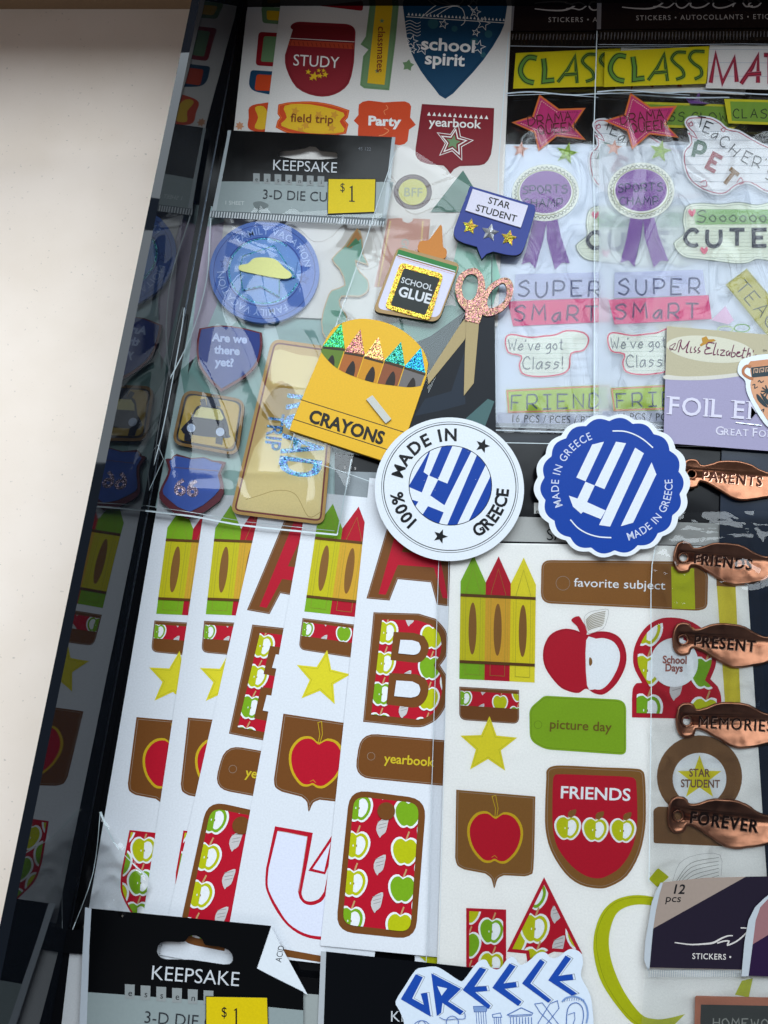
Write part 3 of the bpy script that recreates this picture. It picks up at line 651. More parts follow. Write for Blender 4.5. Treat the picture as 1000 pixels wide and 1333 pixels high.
t = H_.part('shield_sticker', z + .06, label='dark blue shield reading school spirit')
o = catmull(p(f, '578,-60 700,-80 850,-70 968,-60 966,60 945,130 880,230 800,320 735,378 690,335 640,270 600,190 582,100'), 2); t.fill(o, NAV); edgecut(t, o, 3, M('0e2c44', 'ink'))
for cx, cy, r in ((688, 90, 7), (770, 110, 4), (640, 60, 3), (900, 130, 5), (845, 160, 5), (880, 210, 3.5), (700, 240, 4)): t.fill(ell(*p1(f, cx, cy), r, n=18), M('2f5f6a', 'ink'), clip=o)
for x in range(590, 965, 14): t.fill([p1(f, x, 58 + (x - 590) * .06), p1(f, x + 9, 59 + (x - 590) * .06), p1(f, x + 5, 48 + (x - 590) * .06)], TXW, up=.004)
t.line(p(f, '585,64 965,88'), .9, TXW)
for q in ('640,70 700,20 760,8 820,20 850,50', '700,60 760,25 800,35 810,80 795,98', '660,60 720,30 790,20'): t.line(catmull(p(f, q), 5, False), .9, TXW)
for cx, cy, r in ((728, 92, 6), (850, 46, 7), (880, 90, 9), (852, 124, 5), (606, 158, 8), (648, 184, 9), (862, 180, 9), (610, 190, 5)): t.line(star(*p1(f, cx, cy), r, 15), .9, TXW, closed=True)
for k in range(5): t.line(catmull(p(f, f'580,{85+k*12} 600,{78+k*12} 625,{90+k*12} 640,{84+k*12}'), 3, False), .6, TXW)
l = t.sub('lettering', .15); l.text('school', *p1(f, 640, 188), 15.5, TXW, ang=3.5, sx=1.2, bold=.025); l.text('spirit', *p1(f, 655, 244), 15.5, TXW, ang=3.5, sx=1.12, bold=.025)
H_.part('star_sticker', z + .06).fill(star(*p1(f, 592, 250), 8, 10, .6), SAGE)
t = H_.part('ticket_sticker', z + .06, label='orange ticket reading field trip')
o = p(f, '95,400') + catmull(p(f, '130,392 220,388 300,400 368,422'), 3, False) + p(f, '362,450 352,462 364,476 355,512') + catmull(p(f, '300,520 220,520 140,512 85,488'), 3, False) + p(f, '92,462 102,450 92,436'); t.fill(o, ORD); t.line(inset(o, 1.6), .8, M('e0762c', 'ink'), closed=True)
i_ = catmull(p(f, '120,405 220,400 345,432 330,465 345,505 220,510 108,482 128,450'), 3); t.fill(i_, GOLD)
for cx, cy in ((160, 425), (200, 480), (250, 440), (300, 490), (180, 500), (310, 440)): t.fill(star(*p1(f, cx, cy), 6, cx, .5), M('c9902a', 'ink'), clip=i_)
t.sub('lettering', .15).text('field trip', *p1(f, 142, 465), 10.5, M('7a3a18', 'ink'), ang=2.5, sx=1.08, bold=.012)
t = H_.part('bracket_sticker', z + .06, label='orange bracket reading Party')
o = catmull(p(f, '384,462 402,440 404,400 440,385 500,392 580,388 604,408 600,450 622,478 596,496 590,540 560,556 500,545 430,548 400,525 402,480'), 2); t.fill(o, ORD)
t.line(catmull(p(f, '505,440 500,425 515,415 508,402'), 4, False), .8, M('e08a5a', 'ink')); t.line(catmull(p(f, '500,490 518,500 500,515 480,520'), 4, False), 1.2, M('e08a5a', 'ink'))
t.sub('lettering', .15).text('Party', *p1(f, 438, 478), 11.5, TXW, ang=2, sx=1.2, bold=.04)
t = H_.part('sign_sticker', z + .06, label='maroon speech sign reading yearbook with a star')
o = p(f, '645,398 922,414') + catmull(p(f, '918,520 910,590 885,628 850,634'), 2, False) + p(f, '790,636 768,648 754,666 742,648 728,634') + catmull(p(f, '680,630 640,618 620,590 625,540'), 2, False); t.fill(o, MAR); edgecut(t, o, 1.6, M('5d121a', 'ink'))
for x in range(665, 898, 20): t.fill([p1(f, x, 442 + (x - 665) * .06), p1(f, x + 14, 443 + (x - 665) * .06), p1(f, x + 8, 428 + (x - 665) * .06)], TXW, up=.004)
t.line(star(*p1(f, 768, 545), 25, 12, .45), 1.0, TXW, closed=True); t.line(star(*p1(f, 766, 545), 17, 10, .45), 1.6, TXW, closed=True); t.fill(star(*p1(f, 765, 545), 10, 10, .45), SAGE)
t.sub('lettering', .15).text('yearbook', *p1(f, 672, 482), 11, TXW, ang=2.8, sx=1.1, bold=.015)
t = H_.part('round_sticker', z + .06, label='round BFF sticker'); X, Y = p1(f, 610, 735); t.fill(ell(X, Y, 25, 23), M('6a5a5c', 'ink')); t.fill(ell(X, Y, 18.5, 17), M('c8c46a', 'ink')); t.line(ell(X, Y, 22, 20.5), .5, M('8a7a7a', 'ink'), closed=True)
t.sub('lettering', .1).text('BFF', X, Y + 6, 11.5, M('9aa088', 'ink'), align='c', ang=2, bold=.005)
t = H_.part('ticket_sticker', z + .06, label='pale orange ticket with white dots'); o = p('x', '340,385 425,380 430,400 460,412 485,400 490,384 592,388 570,640 555,800 260,788 300,600'); t.fill(o, M('c9998a', 'ink')); edgecut(t, o, 1.5, M('b07a6a', 'ink'))
for k in range(26):
    for (x0, y0, x1, y1) in ((355, 405, 285, 780), (548, 405, 520, 790)): t.fill(ell(*p1('x', x0 + (x1 - x0) * k / 25, y0 + (y1 - y0) * k / 25), 1.3, n=6), M('e6d48a', 'ink'), up=.001)
t.text('GO', *p1('x', 425, 500), 9, M('8ab0a8', 'ink'), ang=95)

# landscape print paper beneath the clear packs
G_ = sheet('scrapbook_paper', 'pale teal landscape paper with fir trees under the die cut crayons', 'scrapbook paper', p('z', '262,268 500,278 648,300 640,600 560,640 440,690 190,660'), .6, th=.2, mat=M('c0d8d8')); z = .6
t = G_.part('mountain_print', z + 2.0); t.fill(p('f', '400,620 560,560 700,520 800,560 795,1000 700,1000 490,950'), M('33494c', 'ink')); t.fill(p('f', '550,860 690,640 800,760 795,1030 500,1000 490,940'), M('141c28', 'ink')); t.fill(p('f', '690,720 770,690 770,850 700,880'), M('486668', 'ink')); t.fill(p('f', '380,610 470,560 640,520 700,540 560,640 420,700'), M('7fa59a', 'ink'))
t = G_.part('tree_print', z + 2.1); t.fill(p('f', '685,5 830,240 740,240 700,165 560,165'), M('54776a', 'ink')); t.fill(p('f', '690,160 760,165 830,420 800,520 660,540 640,400'), M('93bfae', 'ink'))
t = G_.part('tree_print', z + .1); t.fill(p('e', '250,300 480,100 600,300 560,560 300,620'), M('83aaa4', 'ink')); t.fill(p('e', '300,560 520,420 620,700 560,860 260,840'), M('9fc0ba', 'ink')); t.fill(p('d', '520,760 700,720 940,900 700,980 560,900'), M('86aaa6', 'ink'))
t = G_.part('stripe_print', z + .1); t.fill(p('d', '700,640 950,560 960,640 720,730'), M('cfdde2', 'ink')); t = G_.part('stripe_print', z + .1); t.fill(p('d', '250,400 330,380 300,700 190,960'), M('c3b6c8', 'ink'))

# ================================================================ lower pack of the left column: header card, foam die cuts, clear bag
HB = M('07080a', 'gloss'); HG = M('8f9a9a', 'gloss'); HT = M('c9ccd0', 'ink'); TAGY = M('d8bd08', 'ink'); INK = M('15161a', 'ink')
def one(s, x, y, h):
    s.fill([(x - .9, y), (x - .9, y - h * .86), (x - 2.8, y - h * .82), (x - 2.8, y - h * .88), (x + 1.2, y - h), (x + 1.2, y)], INK); s.fill([(x - 3.4, y + 1.2), (x - 3.4, y - .2), (x + 3.8, y + .1), (x + 3.8, y + 1.5)], INK, up=.004)
def keepsake(T, o_black, o_grey, hole, kx, ky, kh, ang, lx, ly, lh, dx, dy, dh, tagp, tagn, zz):
    t = T.part('header_card', zz, label='black and grey header card'); t.fill([o_black, hole] if hole else o_black, HB, th=.5, up=0); t.fill(o_grey, HG)
    l = t.sub('lettering', .1); l.text('KEEPSAKE', kx, ky, kh, HT, ang=ang, sx=.98, bold=-.004)
    x = lx; k = lh
    for i, ch in enumerate('essentials'[:tagn]):
        X = lx + i * k * 1.05 * cos(radians(ang)) * 1.45; Y = ly + i * k * 1.05 * sin(radians(ang)) * 1.45
        l.fill([(X, Y - k * .95), (X + k * .95, Y - k * .9), (X + k * .92, Y + k * .5), (X, Y + k * .45)], M('8f9494', 'ink'), up=.001)
        l.text(ch, X + k * .48, Y + k * .2, k * .62, INK, ang=ang, align='c', up=.02)
    l.text('3-D DIE CUTS', dx, dy, dh, M('2b2e33', 'ink'), ang=ang, sx=.96, bold=-.006)
    s = T.part('price_tag', zz + .7, label='yellow one dollar price tag'); s.fill(inset(tagp, -1), INK, th=.15); s.fill(tagp, TAGY)
    return t, s
P1 = Thing('clear_bag', 'clear packet under the price tag holding the vacation die cuts, black and grey header', 'clear packet', (300, 400), 5.2)
blk = p('d', '355,28 985,55 978,225 330,222 296,222'); gry = p('d', '296,222 978,222 948,368 285,350')
hole = rp(p('d', '540,128 540,108 590,104 640,96 655,88 680,90 695,106 760,112 764,135 700,140 600,138'), 2)
t, s = keepsake(P1, p('d', '345,28 985,55 948,368 278,350'), p('d', '306,224 978,226 948,366 280,348'), hole, *p1('d', 512, 180), 13.5, 2.5, *p1('d', 440, 218), 9.2, *p1('d', 474, 290), 12.2, p('d', '729,215 908,216 904,340 727,347'), 7, 6.4)
s.text('$', *p1('d', 772, 262), 11, INK, sx=.8, ang=1); one(s, *p1('d', 818, 298), 20)
t.text('1 SHEET', *p1('d', 330, 312), 5, M('c0c6c6', 'ink'), ang=2); t.text('45 122', *p1('d', 842, 104), 4.2, M('70747a', 'ink'), ang=3)
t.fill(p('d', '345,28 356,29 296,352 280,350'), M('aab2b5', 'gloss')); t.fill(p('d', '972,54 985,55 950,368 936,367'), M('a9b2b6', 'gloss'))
t.fill(catmull(p('d', '440,306 470,300 500,315 480,330 452,328'), 3), M('6d7676', 'ink'))
t = P1.part('seam_band', 6.8); t.fill(p('d', '280,336 948,366 944,392 274,362'), M('5d6468', 'gloss'))
t = P1.part('crimped_seam', 6.9, kind='stuff')
cr = M('c4c9cc', 'gloss'); 
for k in range(64):
    x0 = 281 + k * 10.5; y0 = 348 + k * .30
    t.line(p('d', f'{x0-2},{y0-10+k*.3} {x0-6},{y0+12+k*.3}'), 1.7, cr, up=.0)
f_ = P1.part('film', 6.3); quad_film(f_, [(290, 262), (505, 268), (446, 694), (184, 664)], FILM, 6.2, 100, 180, .85, 3, 15)
f_ = P1.part('bag_edge', 6.4); hl = M('d5e0e4', 'gloss'); f_.line(catmull(p('d', '345,30 330,160 300,280 278,370 262,600 200,820 110,1000'), 4, False) , 1.5, hl); f_.line(p('e', '125,490 185,640 95,835'), .8, hl); f_.line(catmull(p('e', '95,835 300,860 500,895 850,930'), 5, False), 2.2, hl); f_.line(p('e', '850,930 875,800 905,640'), 1.4, hl)  # pale lines paint the highlights that film edges catch
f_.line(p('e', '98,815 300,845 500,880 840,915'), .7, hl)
f_ = P1.part('edge_glint', 6.5); f_.line(catmull(p('e', '265,60 245,200 175,560 110,780'), 5, False), 1.1, hl)  # pale line paints a highlight down the film's left edge

ztop = 5.2
T = Thing('die_cut_sticker', 'round blue FAMILY VACATION die cut with a cream car, in the clear packet', 'sticker', p1('d', 483, 572), ztop, 'foam die cuts in the left packet')
t = T.part('disc'); X, Y = p1('d', 483, 570); t.fill(ell(X, Y, 71.5, 66.5, 60), M('5a7cc4', 'foam'), th=2.4); t.line(ell(X, Y, 66, 61, 60), .8, M('2f4690', 'ink'), closed=True); t.line(ell(X, Y, 49, 45, 50), 1.2, M('2f4690', 'ink'), closed=True); t.fill(ell(X, Y, 47.5, 43.5, 50), M('7fa6dc', 'ink'))
t.line(ell(X, Y - 1, 46, 42, 50)[3:44], 2.2, M('4f9aa8', 'glitter'))
l = t.sub('lettering', .2); l.arc('FAMILY VACATION', X, Y, 52.5, -40, 9, M('a9c2ee', 'ink'), ry=48.5, bold=.004); l = t.sub('lettering', .2); l.arc('FAMILY VACATION', X, Y, 52.5, 148, 9, M('a9c2ee', 'ink'), ry=48.5, bold=.004)
for q in ((332, 538), (634, 598)): t.line(star(*p1('d', *q), 6.5, 10), .8, M('2f4690', 'ink'), closed=True)
c = T.part('map_piece', ztop + 1); c.fill(p('d', '400,510 470,480 520,470 545,505 610,530 600,590 540,600 540,665 470,625 400,640 390,560'), M('7ea4d8', 'foam'), th=.8); c.line(p('d', '540,600 600,590 545,505 520,470 400,510 390,560 400,640 470,625 540,665 540,600'), 1.6, M('3f8a98', 'glitter'), closed=True)
c = T.part('car_piece', ztop + 2); c.fill(catmull(p('d', '388,545 420,538 450,516 520,520 560,555 585,575 582,592 540,595 420,572 388,562'), 3), M('d9d98c', 'foam'), th=.8)
def foamt(label, o, col, at, th=2.2):
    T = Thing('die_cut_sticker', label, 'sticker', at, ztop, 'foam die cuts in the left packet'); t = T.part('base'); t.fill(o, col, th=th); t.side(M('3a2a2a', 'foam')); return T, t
o = catmull(p('e', '322,140 400,128 480,136 562,156'), 3, False) + catmull(p('e', '564,200 548,270 500,325 405,382'), 3, False) + catmull(p('e', '360,340 325,290 312,240 314,180'), 3, False)
T, t = foamt('blue shield die cut reading Are we there yet, above the taxi', o, M('7a2230', 'foam'), p1('e', 430, 250))
t = T.part('face', ztop + .5); t.fill([((x - 296) * .93 + 296, (y - 462) * .93 + 461) for x, y in o], M('2b4498', 'foam'), th=.4); l = t.sub('lettering')
for s_, x, y in (('Are we', 438, 192), ('there', 428, 238), ('yet?', 418, 284)): l.text(s_, *p1('e', x, y), 10.2, M('b9c8ec', 'ink'), ang=4, bold=.04, align='c', sx=1.02)
o = rp(p('e', '262,372 500,412 470,628 215,582'), 15)
T, t = foamt('square tan die cut with a dark car carrying luggage', o, M('9a7238', 'foam'), p1('e', 350, 500)); t.line(inset(o, 5), 2.4, M('22242c', 'ink'), closed=True)
t = T.part('face', ztop + .5); t.fill(rp(p('e', '280,392 478,424 452,602 236,566'), 11), M('c9ab52', 'foam'), th=.4); c = t.sub('car', .1)
c.fill(catmull(p('e', '305,450 330,432 400,442 418,470 432,510 436,545 428,560 262,542 264,510 285,490'), 2), M('23283c', 'ink')); c.fill(p('e', '310,455 330,440 400,450 416,482 408,492 300,478'), M('d8cf8e', 'ink')); c.fill(p('e', '266,540 294,544 290,575 264,570'), M('23283c', 'ink')); c.fill(p('e', '386,552 414,556 410,586 384,580'), M('23283c', 'ink'))
c.fill(p('e', '325,412 345,408 350,432 330,436'), M('2b3040', 'ink')); c.fill(p('e', '348,400 395,410 405,440 352,436'), M('3a4258', 'ink')); c.line(catmull(p('e', '365,405 370,392 390,400 388,410'), 3, False), 1, M('23283c', 'ink'))
for q in ((291, 521), (402, 536)): c.fill(ell(*p1('e', *q), 5.6, n=22), M('c9d6ee', 'ink'))
o = catmull(p('e', '235,620 290,636 340,632 375,645 424,652 404,690 415,740 400,800 278,868 185,810 168,770 190,720 205,680 192,640 215,638'), 2)
T, t = foamt('blue and maroon highway shield die cut reading 66', o, M('74303c', 'foam'), p1('e', 300, 740)); t = T.part('face', ztop + .5)
i_ = catmull(p('e', '232,628 290,640 340,636 370,650 408,660 392,700 402,740 380,780 285,842 200,790 182,760 200,720 214,680 208,648 222,640'), 2); t.fill(i_, M('4a6cc0', 'foam'), th=.4); l = t.sub('lettering'); l.text('66', *p1('e', 222, 776), 21, M('a4909c', 'glitter'), ang=5, bold=.03, sx=1.08); l.line(p('e', '228,672 400,686'), 1.2, M('7a6a8c', 'ink'))
o = rp(p('e', '600,178 858,215 800,892 440,848'), 13)
T, t = foamt('tall cream ROAD TRIP tag partly under the crayon box', o, M('c99f5c', 'foam'), p1('e', 620, 540), 1.6); t.line(inset(o, 5), 2.0, M('7a3a44', 'ink'), closed=True)
i_ = inset(o, 6.5); t.fill(i_, M('d2b67a', 'ink')); t.fill(catmull(p('e', '610,225 700,240 790,260 790,350 720,400 640,340 600,350'), 3), M('ead9a4', 'ink'), clip=i_); t.fill(catmull(p('e', '560,560 700,560 820,600 800,870 460,840 500,700'), 3), M('ead8a0', 'ink'), clip=i_); t.fill(catmull(p('e', '600,380 660,350 690,400 640,500 560,470'), 3), M('a98a42', 'ink'), clip=i_)  # pale patches paint strong highlights into the tan plate
l = t.sub('lettering', .1); l.text('ROAD', *p1('e', 667, 384), 52, M('6aa2d4', 'glitter'), ang=97, sx=.47, bold=.028, sp=1.14); l = t.sub('lettering', .1); l.text('TRIP', *p1('e', 590, 462), 20, M('3f74a4', 'glitter'), ang=97, sx=.84, bold=.02)
t.line(catmull(p('e', '500,795 550,780 620,760 690,775 740,860 790,840'), 5, False), .6, M('b08f4c', 'ink'))
T = Thing('die_cut_sticker', 'teal fir tree die cut with tan edge behind the crayon box', 'sticker', p1('d', 820, 600), ztop - 1, 'foam die cuts in the left packet')
t = T.part('base'); o = catmull(p('d', '838,402 858,440 862,500 882,545 835,530 850,570 880,600 882,640 850,665 780,665 775,700 800,740 790,800 720,830 700,760 720,680 740,640 790,620 770,560 740,520 790,470'), 2)
t.fill(o, M('b99a6e', 'foam'), th=1.5); t.fill(inset(o, 1.5), M('6fa08c', 'ink')); t.fill(p('d', '838,405 855,440 815,480 795,475'), M('a8743c', 'ink'), clip=o); t.fill(p('d', '833,440 850,460 800,480'), M('3f7a50', 'ink'), clip=o)
# ================================================================ foam die cuts lying on the middle packet
MT = M('c9c4ae', 'foam'); CB = M('e3b020', 'foam'); INK2 = M('22201c', 'ink')
zc_ = 8.9
def mid(label, at, cat='sticker'): return Thing('die_cut_sticker', label, cat, at, zc_, 'foam die cuts around the crayon box')
T = mid('large yellow crayon box die cut reading CRAYONS with glitter crayon tips', p1('h', 280, 330))
t = T.part('box'); o = p('h', '20,470 30,440 145,165') + catmull(p('h', '150,140 190,78 250,50 320,44 400,62 470,100 530,160 552,215'), 4, False) + p('h', '545,265 470,485 372,586'); 
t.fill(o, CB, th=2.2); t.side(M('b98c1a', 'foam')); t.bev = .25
t.line(p('h', '62,353 458,478'), 1.1, INK2); t.line(p('h', '35,428 430,556'), 1.1, INK2)
l = t.sub('lettering', .1); l.text('CRAYONS', *p1('h', 90, 436), 16.2, INK2, ang=17.4, sx=.93, bold=.035)
win = p('h', '145,165') + catmull(p('h', '150,140 160,120 200,78 300,60 430,84 520,160 552,222'), 3, False)
lower = catmull(p('h', '140,168 160,195 200,232 260,262 340,288 420,300 480,306 528,300'), 4, False)
tips = [((150, 150), (220, 60), (232, 155), '2f9d5a'), ((232, 170), (292, 84), (308, 180), 'a86a5a'), ((308, 188), (362, 112), (384, 205), 'c99a62'), ((386, 205), (448, 132), (462, 225), '2f8a78'), ((462, 228), (524, 154), (540, 250), '1f88a0')]
body = [('5f7a2a', (142, 168, 222, 182)), ('a8602a', (226, 182, 300, 200)), ('c98a1e', (302, 200, 376, 218)), ('8a4f30', (378, 218, 456, 238)), ('6f6a68', (458, 238, 540, 262))]
for k, (A, Bp, C, hx) in enumerate(tips):
    x0, y0, x1, y1 = body[k][1]
    c = T.part('crayon', zc_ + .1); bc = M(body[k][0], 'ink')
    # body runs down to the curved pocket edge
    dx, dy = -34, 96
    q = p('h', f'{A[0]-2},{A[1]-2} {C[0]+1},{C[1]+1} {C[0]+dx+1},{C[1]+dy} {A[0]+dx},{A[1]+dy}')
    pk = lower + p('h', '552,215 530,160 470,100 400,62 320,44 250,50 190,78 150,140')
    c.fill(q, bc, clip=pk)
    mx_, my_ = (A[0] + C[0]) / 2 - 18, (A[1] + C[1]) / 2 + 62
    c.fill(catmull(p('h', f'{mx_+12},{my_-32} {mx_+20},{my_-8} {mx_+14},{my_+28} {mx_-6},{my_+50} {mx_-20},{my_+44} {mx_-18},{my_+14} {mx_-4},{my_-14}'), 3), M('2c2420', 'ink'), clip=pk)
    c.line(p('h', f'{A[0]-2},{A[1]+4} {C[0]+1},{C[1]+8}'), 3.0, M('3a3020', 'ink'))
    if k: c.line(p('h', f'{A[0]-2},{A[1]} {A[0]+dx},{A[1]+dy}'), 1.0, CB, clip=pk)
    tp = c.sub('glitter_tip', .1); w_ = 3; tp.fill([p1('h', A[0] - 2, A[1] - 1), p1('h', *Bp), p1('h', C[0], C[1])], M(hx, 'glitter'), th=.15)
c = T.part('chalk', zc_ + 1.2, label='small grey white chalk stick'); c.fill(p('h', '314,352 338,336 411,428 389,445'), M('c4c4bc', 'foam'), th=1.2); c.side(M('8d8a80', 'foam')); c.bev = .2

T = mid('School glue bottle die cut with orange nozzle and gold glitter label frame', p1('x', 520, 800))
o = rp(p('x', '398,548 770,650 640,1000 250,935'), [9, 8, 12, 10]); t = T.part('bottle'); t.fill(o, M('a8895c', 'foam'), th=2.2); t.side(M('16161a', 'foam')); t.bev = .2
t.fill(rp(p('x', '392,600 742,700 640,972 275,918'), [3, 3, 9, 9]), M('d2d0e4', 'ink')); t.fill(p('x', '404,566 752,668 744,706 392,602'), M('2f7a3c', 'ink')); t.line(p('x', '400,598 740,696'), 1.2, M('dfe0ea', 'ink')); t.line(p('x', '398,606 738,704'), .8, M('b85a48', 'ink')); t.line(p('x', '396,614 732,714'), .5, M('c98a80', 'ink'))
n = T.part('nozzle', zc_ - .4); n.fill(catmull(p('x', '656,420 664,480 668,548 688,570 684,612 640,625 560,600 520,575 522,535 540,515 580,512 615,470'), 3) , M('c47a2c', 'foam'), th=1.6)
f_ = T.part('label_frame', zc_ + .8); f_.fill([rp(p('x', '415,642 672,712 590,988 322,912'), 7), rp(p('x', '436,676 650,738 562,956 356,896'), 3)], M('c9a83c', 'glitter'), th=.8)
f_ = T.part('label', zc_ + .5); f_.fill(p('x', '434,674 652,736 564,960 354,898'), M('1e2422', 'foam'), th=.3); l = f_.sub('lettering', .05)
l.text('SCHOOL', *p1('x', 416, 762), 7.4, M('c9ccd0', 'ink'), ang=15, sx=.98, bold=.012); l.text('GLUE', *p1('x', 398, 838), 12.5, M('d2d4d8', 'ink'), ang=15, sx=.98, bold=.03)

T = mid('blue Star Student speech sign die cut with three shiny stars', p1('f', 800, 200))
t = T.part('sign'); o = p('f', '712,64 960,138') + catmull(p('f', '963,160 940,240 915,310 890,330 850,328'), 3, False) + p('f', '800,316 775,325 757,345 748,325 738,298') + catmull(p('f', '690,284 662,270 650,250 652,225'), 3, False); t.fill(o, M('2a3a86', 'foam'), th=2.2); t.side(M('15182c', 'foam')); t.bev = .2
l = T.part('name_plate', zc_ + .9, label='pale lavender plate'); l.fill(p('f', '722,76 934,140 906,224 694,158'), M('d6d2e2', 'foam'), th=.8); q = l.sub('lettering', .05); q.text('STAR', *p1('f', 820, 142), 8.6, INK2, ang=16, align='c', bold=.015); q.text('STUDENT', *p1('f', 809, 181), 8.6, INK2, ang=16, align='c', bold=.015)
for cx, cy, r, hx, kk, lb in ((712, 220, 11, 'c9b23c', 'glitter', None), (788, 243, 12, 'e8ecf2', 'metal', 'faceted silver star'), (860, 264, 11, 'c9b23c', 'glitter', None)):
    s_ = T.part('star', zc_ + .3, label=lb); mm = M(hx, kk); X, Y = p1('f', cx, cy); st = star(X, Y, r, 12, .48); mi = s_.m(mm); ids = [s_.V(*q, s_.z) for q in st]; s_.v.append(W(X, Y, (s_.z + 1.5) / 1000) - s_.org); c0 = len(s_.v) - 1
    for i in range(10): s_.face([ids[i], c0, ids[(i + 1) % 10]], mi)

T = mid('closed pair of toy scissors die cut with red glitter handles and tan blades', p1('f', 720, 560))
RG = M('a87868', 'glitter'); t = T.part('handle', zc_)
def ring(b, o, i, mat, th): b.fill([o, i], mat, th=th); b.side(M('2a2422', 'foam'))
ring(t, catmull(p('f', '700,385 735,380 762,410 770,460 758,505 750,560 700,545 668,510 655,460 668,410'), 4), catmull(p('f', '712,402 738,412 742,450 730,490 708,502 688,490 680,455 690,420'), 4), RG, 1.8)
t = T.part('handle', zc_ + .05); ring(t, catmull(p('f', '850,415 876,440 872,490 845,535 800,560 765,560 750,520 768,470 805,430'), 4), catmull(p('f', '838,436 852,460 845,500 815,525 785,532 778,505 795,465'), 4), RG, 1.8)
t = T.part('pivot', zc_ + .4); t.fill(p('f', '695,515 770,520 748,592 693,580'), RG, th=.8)
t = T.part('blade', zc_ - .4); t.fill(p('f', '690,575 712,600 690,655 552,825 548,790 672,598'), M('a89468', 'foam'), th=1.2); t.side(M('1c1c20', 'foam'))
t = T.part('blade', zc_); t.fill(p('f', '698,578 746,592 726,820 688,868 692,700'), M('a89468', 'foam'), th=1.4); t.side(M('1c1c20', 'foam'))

# packet below them
P3 = Thing('clear_bag', 'clear packet under the crayon box, glue and scissors, its edge crossing the left packet', 'clear packet', p1('f', 500, 400), 7.3)
t = P3.part('film'); quad_film(t, [p1('b', 560, 540), (642, 262), (640, 604), (379, 588)], FILM2, 6.5, 90, 110, 1.0, 9, 20)
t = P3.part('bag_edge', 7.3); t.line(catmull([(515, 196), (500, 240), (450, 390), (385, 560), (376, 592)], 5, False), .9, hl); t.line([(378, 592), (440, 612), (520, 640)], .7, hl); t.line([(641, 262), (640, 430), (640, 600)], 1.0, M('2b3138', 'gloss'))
# dark plastic flap at the lower right of that packet
T = Thing('dark_sheet', 'dark blue card edge between the scissors and the sticker packs', 'card', (600, 560), 8.2); t = T.part('card'); t.fill(p('f', '690,560 806,560 812,1120 440,1110 500,930 545,800 552,860'), M('0c121b', 'ink'), th=.3, up=0); t.fill(p('f', '640,850 690,700 694,900 600,925 500,945 540,880'), M('1a2533', 'ink')); t.fill(p('f', '690,960 780,880 805,890 760,1010 640,1060 480,1040 500,980 600,975'), M('456464', 'ink')); t.fill(p('f', '620,1000 700,985 740,1000 680,1020 600,1022'), M('1a2430', 'ink'))  # teal and navy patches paint reflections onto the card

# ================================================================ round souvenir stickers
BLU = M('083c98', 'ink'); SW = M('e2e6ea', 'gloss'); NK = M('111216', 'ink')
zg_ = 10.5
T = Thing('round_sticker', 'round white sticker reading 100% MADE IN GREECE around a striped flag', 'sticker', (585, 637), zg_, 'souvenir stickers')
t = T.part('base'); t.fill(ell(585.3, 637, 97.3, 93, 90), M('dfe4ea'), th=.5, up=0); X, Y = 586, 634
t.line(ell(585.8, 634.5, 89, 84.6, 90), .7, NK, closed=True); t.line(ell(585.8, 634.5, 86.3, 81.8, 90), 1.1, NK, closed=True)
fx, fy = p1('v', 507, 438); c_ = ell(fx, fy, 54.4, 52, 60); t.fill(c_, NK); c_ = ell(fx, fy, 53.4, 51, 60); 
l = T.part('flag', zg_ + .05); l.fill(c_, M('dfe4ec', 'ink')); 
for q in ('250,440 390,200 340,356 370,376 330,482 230,440', '460,180 525,180 430,400 376,378', '585,195 640,220 470,560 382,500 430,404 488,426',
          '675,240 735,290 540,700 480,700', '770,350 790,440 700,640 600,700', '230,515 308,538 270,600', '368,566 465,604 425,700 320,640'):
    l.fill(p('v', q), BLU, clip=c_)
l = t.sub('lettering', .05)
def ang_of(fr, x, y):
    a, b = p1(fr, x, y); return math.degrees(math.atan2(a - X, -(b - Y)))
l.arc('MADE IN', X, Y, 62.5, ang_of('v', 175, 400) , 15.4, NK, ry=60, bold=.03, sx=1.0, sp=1.35)
l.arc('100%', X, Y, 62.5, ang_of('v', 305, 700) , 15.4, NK, ry=60, bold=.03, sx=1.0, sp=.4)
l.arc('GREECE', X, Y, 76.5, ang_of('v', 640, 720), 15.4, NK, ry=73, bold=.03, cw=False, sx=.92, sp=1.6)
for cx, cy in ((706, 192), (445, 752)): l.fill(star(*p1('v', cx, cy), 9.8, 20, .42), NK)
for k in range(46):
    a = random.uniform(0, 2 * pi); r = random.choice((54, 54, 62, 66, 70, 80, 86, 20, 35)) ; x, y = X + r * cos(a), Y + r * sin(a) * .955; l.fill(ell(x, y, random.uniform(.25, .6), random.uniform(.25, .8), 5), M('dfe4ea', 'ink'), up=.003)

T = Thing('round_sticker', 'scalloped blue sticker with a white striped flag and MADE IN GREECE twice', 'sticker', (796, 633), zg_, 'souvenir stickers')
X, Y = p1('w', 508, 440)
def scal(rx, ry, am, n=16, ph=0): return [(X + (rx + am * abs(cos(n / 2 * a + ph)) - am) * cos(a), Y + (ry + am * abs(cos(n / 2 * a + ph)) - am) * sin(a)) for a in [2 * pi * k / 320 for k in range(320)]]
t = T.part('base'); t.fill(scal(101.5, 93.5, 4.5, 18, .4), SW, th=.5, up=0); t.fill(scal(93, 88.5, 4.8, 18, .4), BLU)
l = t.sub('lettering', .05); EB = M('c9cfe4', 'ink')
l.arc('MADE IN GREECE', X, Y, 69, ang_of('w', 175, 588), 10, EB, ry=65, sx=.86, sp=1.0, bold=.004)
l = t.sub('lettering', .05); l.arc('MADE IN GREECE', X, Y, 78.5, ang_of('w', 592, 748), 10, EB, ry=74, cw=False, sx=.86, sp=1.0, bold=.004)
l = T.part('flag', zg_ + .08); FW = M('dde2ea', 'ink')
